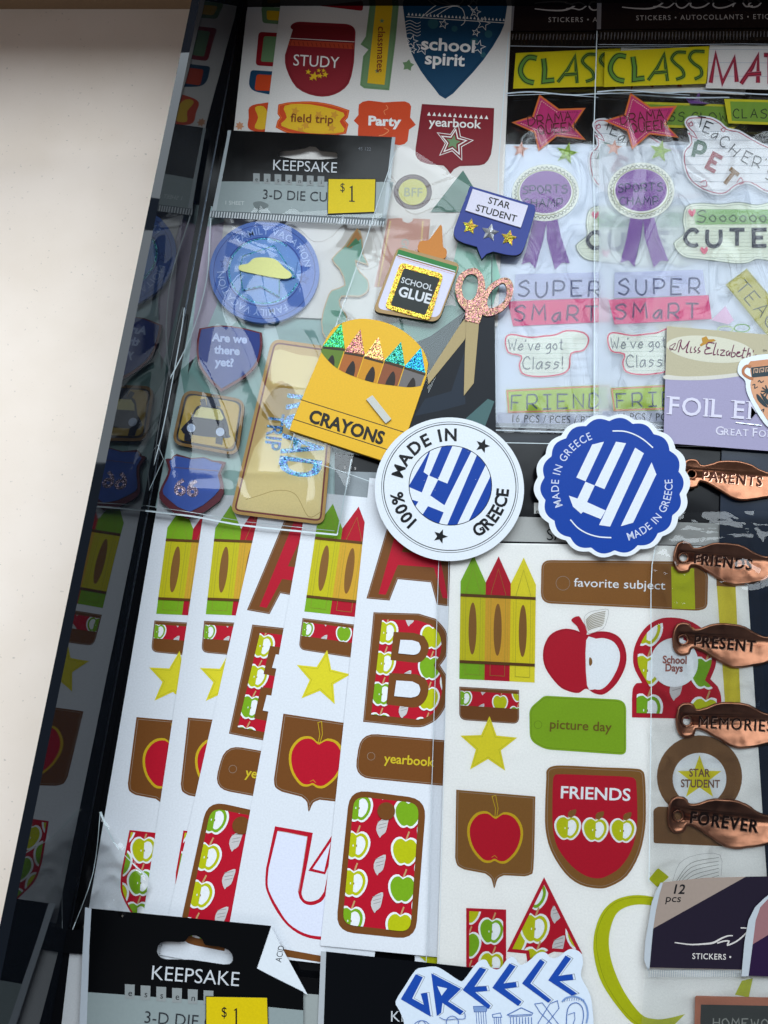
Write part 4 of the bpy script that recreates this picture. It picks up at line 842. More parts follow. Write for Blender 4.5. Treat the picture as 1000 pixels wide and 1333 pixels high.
for q in ('385,185 458,168 345,412 288,388', '532,168 594,178 462,460 402,436', '650,205 704,240 498,692 430,682', '752,296 782,370 640,668 564,690', '345,414 402,438 355,540 470,592 440,645 330,600 318,612 268,568 243,500 296,518'): l.fill(p('w', q), FW)
for q in ('510,102 580,104 640,122 700,155 760,206', '252,648 300,700 360,735 430,755 506,760'): l.line(catmull(p('w', q), 4, False), 1.7, FW)

T.o.rotation_euler = (radians(.9), radians(-.8), 0); THINGS[-2].o.rotation_euler = (radians(1.1), radians(.9), 0)
# ================================================================ GREECE lettering sticker
zs_ = 8.6
T = Thing('greece_sticker', 'large cut out sticker reading GREECE in blue letters at the bottom edge', 'sticker', (640, 1290), zs_, 'souvenir stickers')
t = T.part('base'); o = catmull(p('s', '18,300 60,230 110,155 150,142 205,138 250,160 310,200 335,200 380,140 410,110 440,108 460,140 500,150 540,100 570,95 600,130 640,110 680,75 715,72 740,95 770,95 820,60 850,58 880,75 890,120 880,180 915,250 930,300 940,420 940,600 40,600 60,420 35,340'), 3); t.fill(o, M('d8e2ee', 'gloss'), th=.5, up=0)
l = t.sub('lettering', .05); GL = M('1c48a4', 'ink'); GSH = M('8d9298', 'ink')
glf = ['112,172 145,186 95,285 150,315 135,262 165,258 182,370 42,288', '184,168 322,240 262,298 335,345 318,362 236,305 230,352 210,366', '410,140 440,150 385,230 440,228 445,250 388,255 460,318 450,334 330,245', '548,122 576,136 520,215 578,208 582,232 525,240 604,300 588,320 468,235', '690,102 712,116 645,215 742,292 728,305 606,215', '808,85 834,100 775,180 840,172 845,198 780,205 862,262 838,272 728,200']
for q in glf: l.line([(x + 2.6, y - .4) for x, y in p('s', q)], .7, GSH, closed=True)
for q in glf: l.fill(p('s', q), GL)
l.fill(p('s', '212,228 258,238 232,272'), M('d8e2ee', 'ink'))
i_ = t.sub('icons', .08); IC = M('7c97c6', 'ink')
L2 = lambda q, w=.8, cl=False: i_.line(p('s', q), w, M('4a6cae', 'ink'), closed=cl)
i_.fill(p('s', '382,322 445,322 440,342 386,344'), IC); 
for k in range(5): L2(f'{392+k*11},345 {398+k*11},430')
L2('380,322 446,320 440,345 384,347', .9, True); L2('468,360 505,352 512,372 470,372', .9, True)
for k in range(4): L2(f'{476+k*10},374 {480+k*10},430')
L2('536,362 602,328 658,354', 1.2); L2('540,364 655,358', .8); L2('545,370 652,364', .8)
for k in range(8): L2(f'{552+k*14},372 {554+k*14},430', .9)
for q in ('665,310 700,305 780,410 770,430 690,350', '770,295 778,330 700,430 680,400 735,310'): L2(q, .9, True)
i_.line(catmull(p('s', '792,300 812,282 850,276 885,290 905,320 912,360 905,400'), 4, False), 2.2, IC); i_.line(catmull(p('s', '812,430 815,350 830,315 860,305 885,325 892,370 880,430'), 4, False), 1.1, M('4a6cae', 'ink')); L2('820,360 850,350 852,380 835,430')
for k in range(9): L2(f'{806+k*11},{288-6*sin(k/8*pi)} {804+k*11},{300-6*sin(k/8*pi)}', .6)
i_.line(ell(*p1('s', 140, 430), 12, n=24), .9, M('4a6cae', 'ink'), closed=True); i_.line(ell(*p1('s', 140, 430), 6, 12, n=24), .7, M('4a6cae', 'ink'), closed=True)
i_.line(catmull(p('s', '222,372 250,384 300,380 340,378 338,350'), 4, False), .9, M('4a6cae', 'ink')); i_.line(ell(*p1('s', 282, 395), 8, n=20), .9, M('4a6cae', 'ink'), closed=True)
# ================================================================ sticker packs at the upper right
PLUM = M('1e1518', 'gloss'); CRM = M('cfc8c4', 'ink'); LIM = M('a9b82c', 'ink'); PNK = M('c22c74', 'ink'); LPK = M('dc4480', 'ink'); VIO = M('7c4c9c', 'ink'); LIN = M('9aa3b4', 'ink'); LPAP = M('e6eae0', 'ink'); GRYI = M('5d6470', 'ink')
WASH = bpy.data.materials.new('milky_wash'); WASH.use_nodes = True
_n = WASH.node_tree; _b = _n.nodes['Principled BSDF']; _b.inputs['Base Color'].default_value = (.78, .84, .95, 1); _b.inputs['Alpha'].default_value = .42; _b.inputs['Roughness'].default_value = .35
def sticko(T, zz, full=True):
    D = 0
    h = T.part('header_card', zz + 1.0, label='dark plum header card with cream script'); h.fill(p('c', '348,-60 1400,-60 1400,100 352,112'), PLUM, th=.4, up=0)
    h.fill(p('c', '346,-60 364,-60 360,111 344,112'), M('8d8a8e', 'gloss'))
    l = h.sub('lettering', .1)
    l.line(catmull(p('q', '135,42 220,50 300,50 350,35 390,5 400,-10'), 5, False), 1.2, CRM, w2=2.4)
    l.line(catmull(p('q', '320,40 360,38 400,45 430,30 470,-10'), 5, False), 1.6, CRM)
    l.line(catmull(p('q', '470,-20 455,20 475,45 510,40 560,-10'), 5, False), 1.8, CRM); l.line(catmull(p('q', '560,-10 540,30 570,46 620,38 660,10'), 5, False), 1.8, CRM)
    l.line(catmull(p('q', '740,-5 690,5 675,30 700,46 750,42 800,20 850,-10'), 5, False), 1.8, CRM); l.line(catmull(p('q', '820,-20 790,40'), 3, False), 1.8, CRM); l.line(catmull(p('q', '800,15 840,0 850,15 870,38 910,35'), 5, False), 1.8, CRM); l.line(catmull(p('q', '905,10 885,28 905,42 940,35 960,10 940,-8 905,10'), 5, False), 1.8, CRM)
    l.text('STICKERS • AUTOCOLLANTS • ETIQUETAS', *p1('q', 218, 120), 6.3, CRM, ang=-.6, sx=.98, sp=1.24)
    s = T.part('crimped_seam', zz + 1.1, kind='stuff')
    for k in range(70): s.line(p('c', f'{362+k*13},{124-k*.1} {360+k*13},{146-k*.1}'), 1.1, M('8a8488', 'gloss'), up=0)
    ins = T.part('wash_sheet', zz); ins.fill(p('c', '352,548 470,560 640,540 820,556 1100,545') + p('g', '1100,560 1080,1010 404,1010'), WASH, up=0)  # added pale sheet, stands in for window reflections on the clear backing
    z = zz + .1
    st = lambda name='printed_sticker', label=None, dz=0: T.part(name, z + dz, label=label)
    t = st(label='yellow strip reading CLASS'); o = p('q', '34,305 652,272 640,495 28,515'); t.fill(o, M('d0bc0a', 'ink'))
    l = t.sub('lettering', .05); GG = M('5d8a3a', 'ink')
    Cs = {'C': '160,335 110,330 75,370 68,420 100,465 150,480', 'L': '200,335 210,400 208,470 270,462', 'A': '290,475 345,400 385,320 395,400 405,480', 'A2': '330,430 400,425', 'S': '515,310 460,310 430,345 450,375 490,410 500,450 455,470', 'S2': '625,305 560,305 535,340 560,375 600,405 605,445 565,468'}
    for k, q in Cs.items():
        pt = catmull(p('q', q), 5, False) if k[0] in 'CS' else p('q', q); w = 6.5 if k in 'CL' else 3.6
        l.line(pt, w + 2.2, M('9aa81a', 'ink')); l.line(pt, w, M('10201a', 'ink')); l.line(pt, w - 2.6, GG)
    t = st(label='ruled white strip reading MATES'); t.fill(p('q', '655,268 1400,270 1400,540 630,522'), M('d8d2ce', 'ink'))
    for y in (292, 370, 450): t.line(p('q', f'650,{y} 1400,{y+4}'), .5, LIN)
    l = t.sub('lettering', .05)
    for q in ('660,490 690,320 730,490 800,345 815,485', '840,495 905,400 940,330 940,490', '880,440 960,435', '975,325 1120,330', '1010,330 1010,495'):
        l.line(p('q', q), 6.2, M('c2647a', 'ink')); l.line(p('q', q), 4.4, M('3a0a14', 'ink')); l.line(p('q', q), 2.4, M('a8213c', 'ink'))
    t = st('star_sticker', 'pink star reading DRAMA QUEEN', .3); X, Y = p1('q', 275, 705)
    o = p('q', '185,548 305,632 462,625 395,735 472,815 300,795 195,885 165,775 28,715 150,675'); t.fill(o, M('cf6a2c', 'ink')); t.fill(inset(o, 2.4), M('b5266a', 'ink'))
    i_ = inset(o, 5); 
    for k in range(10):
        a, b_ = i_[k], i_[(k + 1) % 10]; n = 9
        for j in range(n): t.line([(a[0] + (b_[0] - a[0]) * (j + .1) / n, a[1] + (b_[1] - a[1]) * (j + .1) / n), (a[0] + (b_[0] - a[0]) * (j + .6) / n, a[1] + (b_[1] - a[1]) * (j + .6) / n)], .9, M('e6c8a8', 'ink') if k in (9, 0, 4, 5, 6, 7) else M('3a1030', 'ink'), up=.002)
    l = t.sub('lettering', .1); l.hand('DRAMA', *p1('q', 130, 735), 12, M('4c1c0c', 'ink'), 1.3, ang=-8, sx=.93, gap=2.6); l.hand('QUEEN', *p1('q', 190, 785), 12, M('4c1c0c', 'ink'), 1.3, ang=-6, sx=.85, gap=2.6)
    t = st('star_sticker', 'small pale orange star'); t.fill(star(*p1('q', 88, 875), 11, 8, .42), M('d8a898', 'ink')); t.line(star(*p1('q', 88, 875), 7, 8, .42), .8, M('a8604c', 'ink'), closed=True)
    t = st('star_sticker', 'small green star'); t.fill(star(*p1('q', 362, 895), 15, 12, .4), M('9ab84c', 'ink')); s5 = star(*p1('q', 362, 895), 11, 12, .4)[::2]; t.line([s5[0], s5[2], s5[4], s5[1], s5[3]], .9, M('3f5a1c', 'ink'), closed=True)
    # rosette
    t = st('rosette_sticker', 'violet rosette reading SPORTS CHAMP', .2)
    X, Y = p1('g', 553, 185); rx, ry = 37.5, 31
    t.fill(p('g', '520,255 565,265 552,350 530,452 508,428 480,438 500,360'), VIO); t.fill(p('g', '558,262 592,250 615,340 650,432 622,430 598,455 566,350'), VIO); t.line(p('g', '562,270 552,350 530,440'), .6, M('4c2c6c', 'ink')); t.line(p('g', '576,262 600,350 636,428'), .6, M('4c2c6c', 'ink'))
    zig = [(X + (rx + (3.2 if k % 2 else 0)) * cos(2 * pi * k / 84), Y + (ry + (3.2 if k % 2 else 0)) * sin(2 * pi * k / 84) * 1.0) for k in range(84)]
    t.fill(ell(X, Y, rx + 6, ry + 6, 60), M('dfe0d4', 'ink')); t.line(zig, .8, M('4a5030', 'ink'), closed=True); t.line(ell(X, Y, rx - 1.5, ry - 1.5, 50), .9, M('8a8f3c', 'ink'), closed=True)
    t.fill(ell(X, Y - 1, rx - 4, ry - 3.5, 50), M('8450a0', 'ink')); l = t.sub('lettering', .08); l.hand('SPORTS', *p1('g', 472, 190), 10.6, M('241450', 'ink'), 1.7, sx=.95, gap=2.7, ang=-2); l.hand('CHAMP', *p1('g', 478, 236), 10.6, M('241450', 'ink'), 1.7, sx=.95, gap=3, ang=-1)
    # super smart
    t = st(label='lilac strip reading SUPER'); t.fill(p('g', '460,472 770,462 782,552 458,562'), M('bcc0dc', 'ink')); 
    for y in (490, 515, 540): t.line(p('g', f'462,{y} 776,{y-6}'), .4, LIN)
    l = t.sub('lettering', .05); l.hand('SUPER', *p1('g', 472, 548), 19.5, M('343c70', 'ink'), 2.6, sx=1.02, gap=4.6, wavy=.4)
    t = st(label='pink strip reading SMART', dz=.1); t.fill(p('g', '438,568 790,552 802,636 460,655'), LPK); l = t.sub('lettering', .05); l.hand('SMaRT', *p1('g', 462, 634), 19.5, M('5c2860', 'ink'), 2.6, sx=1.02, gap=4.6, wavy=.4)
    # we've got class
    t = st('cloud_sticker', "ruled cloud reading We've got Class!", .1); o = catmull(p('g', '432,700 455,680 520,690 570,685 610,680 650,665 710,672 732,700 715,740 672,752 668,800 640,825 560,835 500,825 485,790 490,762 445,750'), 3); t.fill(o, LPAP); t.line(inset(o, 1.4), 2.0, M('d84468', 'ink'), closed=True)
    for y in range(700, 830, 17): t.line([p1('g', 400, y), p1('g', 760, y - 3)], .35, M('a8b8a8', 'ink'), clip=inset(o, 2))
    l = t.sub('lettering', .15); l.hand("We've got", *p1('g', 448, 740), 14, GRYI, 1.2, sx=.78, gap=2.8, ang=-1); l.hand('Class!', *p1('g', 500, 806), 16, GRYI, 1.2, sx=.9, gap=2.8, ang=-1)
    # friends
    t = st(label='lime strip reading FRIENDS'); o = p('g', '445,878 810,856 818,950 455,962'); t.fill(o, M('a9c43c', 'ink')); t.line(inset(o, 1.8), 2.2, M('d88a6a', 'ink'), closed=True); l = t.sub('lettering', .05); l.hand('FRIENDS', *p1('g', 468, 948), 18, M('4c5a68', 'ink'), 2.2, ang=-2, sx=1.02, gap=4.2)
    t = st('count_line'); t.fill(p('g', '418,958 1080,966 1080,1000 414,996'), M('b8bccf', 'ink')); t.text('16 PCS / PCES / PZAS', *p1('g', 466, 992), 9.6, M('3a3f4a', 'ink'), ang=.6, sx=.84, sp=1.12, bold=.004)
    # class clown arrow, teachers pet, cute, teacher strip
    t = st('arrow_sticker', 'yellow and green arrow reading CLASS CLOWN'); t.fill(p('q', '740,585 1330,600 1420,680 1330,750 765,730'), M('c2b414', 'ink')); t.fill(p('q', '775,600 1310,612 1385,680 1310,735 785,715'), M('6f8f2c', 'ink')); t.sub('lettering').hand('CLASS CLOWN', *p1('q', 792, 698), 11.5, M('1a2614', 'ink'), 1.3, sx=1.0, gap=3.4)
    t = st('star_sticker', 'violet star'); t.fill(star(*p1('q', 1110, 600), 17, 15, .42), M('6a3c84', 'ink'))
    t = st('cloud_sticker', "ruled cloud reading TEACHER'S PET with a red squiggle border", .2)
    o = catmull(p('q', '505,720 530,690 590,685 660,690 720,720 760,755 830,770 900,810 1000,860 1150,900 1200,980') + p('c', '1160,700 1100,745 1000,742 930,705 880,715 840,745 790,745 730,720 690,680 672,620 676,575 700,545 690,500') + p('q', '560,800 520,760'), 3); t.fill(o, M('d9d9dc', 'ink'))
    t.line(inset(o, 2.8), 1.1, M('a8244c', 'ink'), closed=True)
    for y in range(470, 740, 32): t.line(p('c', f'660,{y} 1200,{y+6}'), .4, M('5a6478', 'ink'), clip=inset(o, 1))
    for q in (('q', '530,740 545,720 555,740 535,745 530,725'), ('q', '720,765 745,755 740,780 722,770 730,760'), ('c', '740,700 760,690 765,712 745,712'), ('c', '880,700 895,680 905,700 890,705')): t.line(catmull(p(*q), 3, False), 1, M('a8244c', 'ink'))
    l = t.sub('lettering', .15)
    px, py = p1('q', 580, 740)
    for ch, x, y, a in (('T', 570, 750, 12), ('E', 612, 778, 20), ('a', 660, 812, 26), ('C', 705, 850, 34), ('H', 762, 900, 42), ('E', 840, 948, 30), ('R', 905, 985, 14), ("'", 975, 1000, 10), ('S', 985, 1060, 10)): l.hand(ch, *p1('q', x, y), 14.5, M('1e2028', 'ink'), 1.3, ang=a, sx=.95)
    for ch, x, y, a, hx in (('P', 712, 600, 14, '2f5a44'), ('E', 765, 640, 28, '8c1c34'), ('T', 818, 690, 38, '7a5420')): l.hand(ch, *p1('c', x, y), 20, M(hx, 'ink'), 5.2, ang=a, sx=.9, jit=.1)
    t = st('cloud_sticker', 'ruled cloud reading SOOOOO CUTE', .2)
    o = catmull(p('g', '668,370 705,335 700,290 712,240 760,228 830,232 900,225 960,235 1020,225 1100,240 1130,320 1120,400 1050,440 1000,430 960,425 930,438 880,440 820,432 760,425 700,415'), 3); t.fill(o, M('dfe3d2', 'ink')); t.line(o, 1.1, M('6f7a70', 'ink'), closed=True); t.line(inset(o, 3), .5, M('8d968c', 'ink'), closed=True)
    for y in range(250, 435, 13): t.line(p('g', f'660,{y} 1140,{y}'), .35, M('94a08c', 'ink'), clip=inset(o, 3))
    t.fill(p('g', '735,250 1080,252 1075,300 745,304'), M('8fb878', 'ink')); l = t.sub('lettering', .2); l.hand('Soooooo', *p1('g', 748, 294), 15, M('2c3a34', 'ink'), 1.3, sx=1.15, gap=2.6); l.hand('CUTE', *p1('g', 708, 378), 21, M('23283c', 'ink'), 5.0, sx=1.15, gap=5, jit=.1)
    for cx, cy in ((732, 262), (775, 395)):
        X_, Y_ = p1('g', cx, cy); l.fill(catmull([(X_, Y_ + 5), (X_ - 5, Y_ - 1), (X_ - 3, Y_ - 5), (X_, Y_ - 2), (X_ + 3, Y_ - 5), (X_ + 5, Y_ - 1)], 3), M('d8607c', 'ink'))
    t = st('tag_sticker', 'yellow strip reading TEACHER', .1); o = p('g', '850,515 925,458 1130,700 1050,760'); t.fill(o, M('b8b04c', 'ink')); t.line(inset(o, 1), .6, M('6a6a2c', 'ink'), closed=True); t.sub('lettering').hand('TEACHER', *p1('g', 882, 525), 17, M('3f4430', 'ink'), 1.5, ang=50, sx=1.05, gap=3)
    t = st('flower_sticker', 'green loop'); t.line(ell(*p1('g', 908, 668), 10, 5, 20), 1.6, M('7aa858', 'ink'), closed=True); t.line(ell(*p1('g', 850, 672), 10, 4, 20), 2, M('b8cc98', 'ink'), closed=True)
    t = st('arrow_sticker', 'pale pink arrow'); t.fill(p('g', '800,640 850,590 880,640 860,655'), M('e0b8d4', 'ink'))
    f_ = T.part('film', zz + 1.0); quad_film(f_, [p1('c', 352, 116), p1('c', 1300, 110), p1('g', 1180, 1030), p1('g', 386, 1030)], FILMW, zz + 1.1, 120, 160, 1.0, zz, 22)
    e = T.part('bag_edge', zz + 1.5); e.line(p('c', '345,118 330,600') + p('g', '390,300 388,1020'), 1.2, hl); e.line(p('c', '350,170 600,172 900,168 1200,172'), .8, M('aeb4bc', 'gloss')); e.line(catmull(p('c', '345,352 450,345 600,356 750,348 1000,362 1200,360'), 4, False), 1.6, M('c8d0d8', 'gloss')); e.line(p('c', '345,360 520,352 700,364'), .7, M('c8d0d8', 'gloss'))  # pale lines paint the light caught by film edge and creases
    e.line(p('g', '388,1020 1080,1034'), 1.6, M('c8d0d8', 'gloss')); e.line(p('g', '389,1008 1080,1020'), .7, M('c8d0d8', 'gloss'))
FILMW = film_mat('pack_film', bdist=.0004, rough=.13, gain=.95, bscale=14)
ww = Thing('backing_paper', 'pale sheet added under the two sticker packs to whiten them', 'paper', (700, 400), .5); t = ww.part('paper'); t.fill(p('z', '655,188 1040,190 1060,560 640,556'), M('dfe5f0'), th=.2, up=0)  # added sheet, brightens the packs in place of stronger reflections
t = ww.part('fine_print'); 
for s_, x, y in (('division of', 380, 770), ('oak ridge, il', 385, 800), ('rights reserved', 380, 828)):
    t.text(s_, *p1('g', x, y), 5, M('767f94', 'ink'), ang=178, sx=1, sp=1.05, align='l')
Q1 = Thing('sticker_pack', 'sticker pack in the middle, second from the right, its strip cut off after CLAS', 'sticker pack', (786, 112), 1.0, 'sticker packs'); sticko(Q1, 1.0); Q1.rigid(p1('c', 372, 330), p1('g', 445, 880), p1('c', 25, 336), p1('g', 78, 855), 1.0)
Q2 = Thing('sticker_pack', 'rightmost upper sticker pack with the words CLASS MATES complete in view', 'sticker pack', (786, 112), 3.7, 'sticker packs'); sticko(Q2, 3.7)

# ================================================================ dark header cards behind the round stickers
T = Thing('header_card', 'black header card with pale band behind the blue scalloped sticker', 'card', (760, 640), 3.2); t = T.part('card'); t.fill(p('z', '575,573 1010,582 1010,712 585,706'), M('0b0c10', 'gloss'), th=.4, up=0); t.fill(p('i', '-150,795 1010,835 1010,918 -150,893'), M('a3a3a0', 'ink')); t.line(p('z', '590,575 1008,583'), .9, hl); t.fill(p('i', '104,748 250,752 250,792 104,790'), M('c8c8c4', 'ink'))
l = t.sub('lettering', .1); l.text('e', *p1('i', 110, 790), 6, INK); l.text('SAKE', *p1('i', 150, 892), 15, INK, sx=1.0, bold=-.006)
T = Thing('header_card', 'black and grey header card corner below the crayon box', 'card', (470, 620), 3.0); t = T.part('card'); t.fill(p('z', '436,590 600,600 600,700 436,700'), M('0d0e12', 'gloss'), th=.4, up=0); t.fill(p('z', '436,613 600,619 600,700 436,700'), M('8d9498', 'ink')); t.text('s', *p1('h', 268, 622), 5, CRM); t.text('s', *p1('h', 228, 618), 5, CRM)
T = Thing('dark_sheet', 'dark strip standing in for the gap above the black header card', 'card', (640, 566), .9); t = T.part('card'); t.fill(p('z', '600,548 1010,556 1010,590 600,582'), M('1c222b', 'gloss'), th=.3, up=0)  # dark strip laid in for the dark gap, no board there

# ================================================================ foil card, vase sticker
T = Thing('foil_card', 'lavender and yellow card reading FOIL in the middle right', 'card', (870, 430), 7.4); t = T.part('card'); f = 'r'
o = p(f, '42,125 800,190 800,965 20,905'); t.fill(o, M('9d96b4'), th=.6, up=0); t.side(M('8a7f98'))
t.fill(p(f, '42,125 800,190 800,400 718,405') + catmull(p(f, '640,440 500,462 350,480 200,485 32,478'), 4, False), M('b6ad90', 'ink')); t.fill(catmull(p(f, '34,450 150,462 350,455 560,430 800,380 800,402 640,442 500,464 350,482 200,487 32,480'), 3), M('cfcbc0', 'ink'))
cl = p(f, '42,127 798,192 798,400 40,400'); t.fill(ell(*p1(f, 330, 280), 57, 17, 40, 6), M('cfccb8', 'ink'), clip=cl)
l = t.sub('lettering', .1); PUR = M('6f2c4c', 'ink')
for q, w in (('60,262 100,240 72,285 60,270 100,285 120,230 140,215', .9), ('140,220 118,300', 1.5), ('130,235 150,280 195,225', 1.3), ('190,228 172,295 185,300', 1.5), ('205,262 198,298 212,300', 1.2), ('235,262 225,280 238,292 222,302', 1.2), ('262,265 250,282 264,294 246,306', 1.2),
             ('360,240 320,235 305,262 330,272 300,282 300,310 345,305', 1.4), ('372,235 352,310 368,314', 1.3), ('385,278 378,312 390,316', 1.2), ('400,285 428,288 400,318 430,320', 1.2), ('458,290 440,300 445,322 465,300 458,324', 1.2), ('490,250 472,325 495,325 498,305 482,302', 1.2), ('510,310 530,300 515,298 508,320 525,328 545,318', 1.2), ('562,268 545,332 560,332', 1.2), ('548,285 575,290', 1), ('592,270 575,334', 1.2), ('580,318 598,305 596,334', 1.2), ('622,285 618,300', 1), ('640,315 632,322 645,330', 1)):
    l.line(catmull(p(f, q), 4, False), w, PUR)
l.text('TM', *p1(f, 682, 295), 2.6, INK, ang=3)
WTX = M('d6d2e2', 'ink')
def serif(b, s_, x, y, h, ang, w, gap=2.5, sx=1.0):
    X0 = x; A = radians(ang)
    for ch in s_:
        if ch == ' ': X0 += h * .45; continue
        g = glyphs(ch, .01)[0]; wd2 = max(v[0] for v in g) * h / .69 * sx
        b.text(ch, X0, y + (X0 - x) * math.tan(A), h, WTX, ang=ang, sx=sx, bold=.01)
        yb = y + (X0 - x) * math.tan(A)
        if ch in 'FIELMNRTAKP':
            xs_ = {'F': [.12], 'I': [.5], 'E': [.12], 'L': [.12], 'M': [.12, .88], 'N': [.12, .88], 'R': [.12, .88], 'T': [.5], 'A': [.05, .95], 'P': [.12]}.get(ch, [.12])
            for u in xs_:
                xx = X0 + u * wd2 + h * .03; b.fill([(xx - h * .14, yb + .1), (xx + h * .14, yb + .3), (xx + h * .14, yb - h * .05), (xx - h * .14, yb - h * .05)], WTX, up=.005)
                if ch not in 'A': b.fill([(xx - h * .14, yb - h * .95), (xx + h * .12, yb - h * .95), (xx + h * .12, yb - h * 1.01), (xx - h * .14, yb - h * 1.01)], WTX, up=.005)
        X0 += wd2 + gap
serif(l, 'FOIL EM', *p1(f, 44, 712), 23, 3.6, 2); l = t.sub('lettering', .1); serif(l, 'G', *p1(f, 364, 850), 11, 2.6, 1); serif(l, 'REAT', *p1(f, 418, 853), 8.6, 2.6, 1, 1.0); serif(l, 'F', *p1(f, 608, 862), 11, 2.6, 1); serif(l, 'OR', *p1(f, 652, 864), 8.6, 2.6, 1, 1.4)
hh = t.sub('hat_print', .12); hh.fill(p(f, '275,205 305,192 320,215 355,212 370,222 290,250 270,262 262,250 280,235'), M('b5852c', 'ink'))
T = Thing('staple', 'silver staple in the lavender foil card', 'staple', p1(f, 590, 778), 7.7); t = T.part('wire'); t.line(p(f, '502,768 520,772 655,786 675,790'), 1.6, M('8f949c', 'metal')); 
pts = p(f, '502,768 675,790'); t.z = 7.95; t.line(pts, .8, M('c8ccd2', 'metal'))  # narrow paler line paints the highlight along the wire
T = Thing('vase_sticker', 'terracotta vase sticker with Greek key band and leaf ornament at the right edge', 'sticker', (990, 490), 8.4, 'souvenir stickers'); t = T.part('base')
o = catmull(p(f, '515,420 530,365 570,340 640,320 760,310 900,310 960,400 960,700 860,900 740,815 690,770 620,660 575,560 565,490 530,455'), 4); t.fill(o, M('dde4ea', 'gloss'), th=.5, up=0)
v = T.part('vase', 8.5); VT = M('c98a64', 'ink'); VD = M('c07850', 'ink'); VK = M('2c3a40', 'ink')
v.fill(catmull(p(f, '608,400 608,470 600,520 620,600 680,700 720,760 800,840 900,800 930,600 900,460 900,400 760,395'), 3), M('d49c78', 'ink')); v.fill(p(f, '585,380 600,360 760,342 900,345 900,400 600,398'), VT); v.fill(p(f, '604,402 900,370 900,440 610,470'), VK)
h_ = T.part('handle', 8.55); h_.line(catmull(p(f, '605,400 575,392 553,415 556,445 590,470 620,478'), 4, False), 3.8, M('b0714c', 'ink'))
for x in (632, 672, 712, 752): y = 442 - (x - 632) * .11; v.line(p(f, f'{x-10},{y} {x-8},{y-30} {x+18},{y-33} {x+16},{y-8} {x+4},{y-7} {x+5},{y-20}'), 1.0, M('c9a184', 'ink'))
for q in ('612,520 630,515 628,540 650,530', '650,500 660,488 672,502 690,490', '672,690 690,680 685,700'): v.line(catmull(p(f, q), 3, False), 1.2, VK)
for q in ('640,580 660,590 700,640 718,668 690,660 650,620', '665,570 700,600 740,640 745,665 700,640'): v.fill(catmull(p(f, q), 3), VK)
for k in range(10): a = k * pi / 5; v.line([p1(f, 715, 560), p1(f, 715 + 45 * cos(a), 560 + 42 * sin(a))], 1.6, VK)

# ================================================================ copper word charms in their bag
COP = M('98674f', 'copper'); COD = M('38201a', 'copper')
def charm(word, label, tx, ty):
    """outline traced once, moved to each place"""
    ax, ay = p1('m', 390, 1075); zq = 6.2
    T = Thing('copper_charm', label, 'charm', (ax, ay), zq, 'copper word charms')
    o = catmull(p('m', '332,1075 345,1010 380,988 425,995 448,1020 500,1010 555,990 630,985 700,990 750,1005 800,1030 860,1045 920,1040 985,1010 1050,992 1100,1000 1120,1060 1090,1120 1040,1110 985,1100 920,1140 870,1180 790,1200 700,1214 640,1205 590,1180 540,1155 490,1130 445,1120 430,1150 380,1160 345,1135'), 3)
    cy_ = p1('m', 0, 1085)[1]; o = [(x, cy_ + (y - cy_) * 1.12) for x, y in o]
    o = [(x + random.uniform(-.35, .35), y + random.uniform(-.35, .35)) for x, y in o]
    hole_ = ell(*p1('m', 392, 1078), 5.4, 5.6, 18)
    b = T.part('plate'); b.smooth = True; mi = b.m(COP); prev = None; n = len(clean(o))
    for d, h in ((0, 0), (.5, .9), (1.6, 1.5), (3.2, 1.55), (4.6, 1.15)):
        l = inset(o, d) if d else clean(o); ids = [b.V(x, y, zq + h) for x, y in l]
        if prev:
            for i in range(n): j = (i + 1) % n; b.face([prev[i], ids[i], ids[j], prev[j]], mi)
        prev = ids; last = l
    hi_ = []; hp = None
    fl, tr = tess([last, ell(*p1('m', 392, 1078), 7.6, 7.8, 18)]); ids = prev + [b.V(x, y, zq + 1.3) for x, y in fl[len(last):]]
    for t3 in tr: b.face([ids[i] for i in t3][::-1] if areaof([fl[i] for i in t3]) > 0 else [ids[i] for i in t3], mi)
    ring_ = ids[len(last):]; nn = len(ring_)
    for rr, h in ((6.2, 1.6), (5.2, 1.0), (5.0, -.1)):
        nw = [b.V(x, y, zq + h) for x, y in ell(*p1('m', 392, 1078), rr, rr * 1.03, 18)]
        for i in range(nn): j = (i + 1) % nn; b.face([ring_[i], ring_[j], nw[j], nw[i]], mi)
        ring_ = nw
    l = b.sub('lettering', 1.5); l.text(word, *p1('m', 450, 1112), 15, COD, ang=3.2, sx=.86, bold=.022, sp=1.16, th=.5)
    l.z -= .12; l.text(word, *[q + .9 for q in p1('m', 450, 1112)], 15, M('e8b498', 'copper'), ang=3.2, sx=.86, bold=.022, sp=1.16, up=0)  # dark letters and paler offset copy paint the embossing's shade and highlight
    A0 = W(ax, ay, zq / 1000); A1 = W(tx, ty, zq / 1000); T.o.location = A1; T.o.rotation_euler = (radians(random.uniform(-2, 2)), radians(random.uniform(-1, 1)), 0)
    return T
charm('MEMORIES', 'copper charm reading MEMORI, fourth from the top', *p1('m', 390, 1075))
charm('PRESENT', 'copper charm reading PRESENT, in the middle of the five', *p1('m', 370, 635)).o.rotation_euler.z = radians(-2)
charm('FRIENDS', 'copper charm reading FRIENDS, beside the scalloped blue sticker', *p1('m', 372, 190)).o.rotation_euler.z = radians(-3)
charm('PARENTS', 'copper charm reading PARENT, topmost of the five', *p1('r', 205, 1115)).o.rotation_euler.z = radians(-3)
charm('FOREVER', 'copper charm reading FOREVE, lowest of the five', *p1('p', 674, 280)).o.rotation_euler.z = radians(-4)
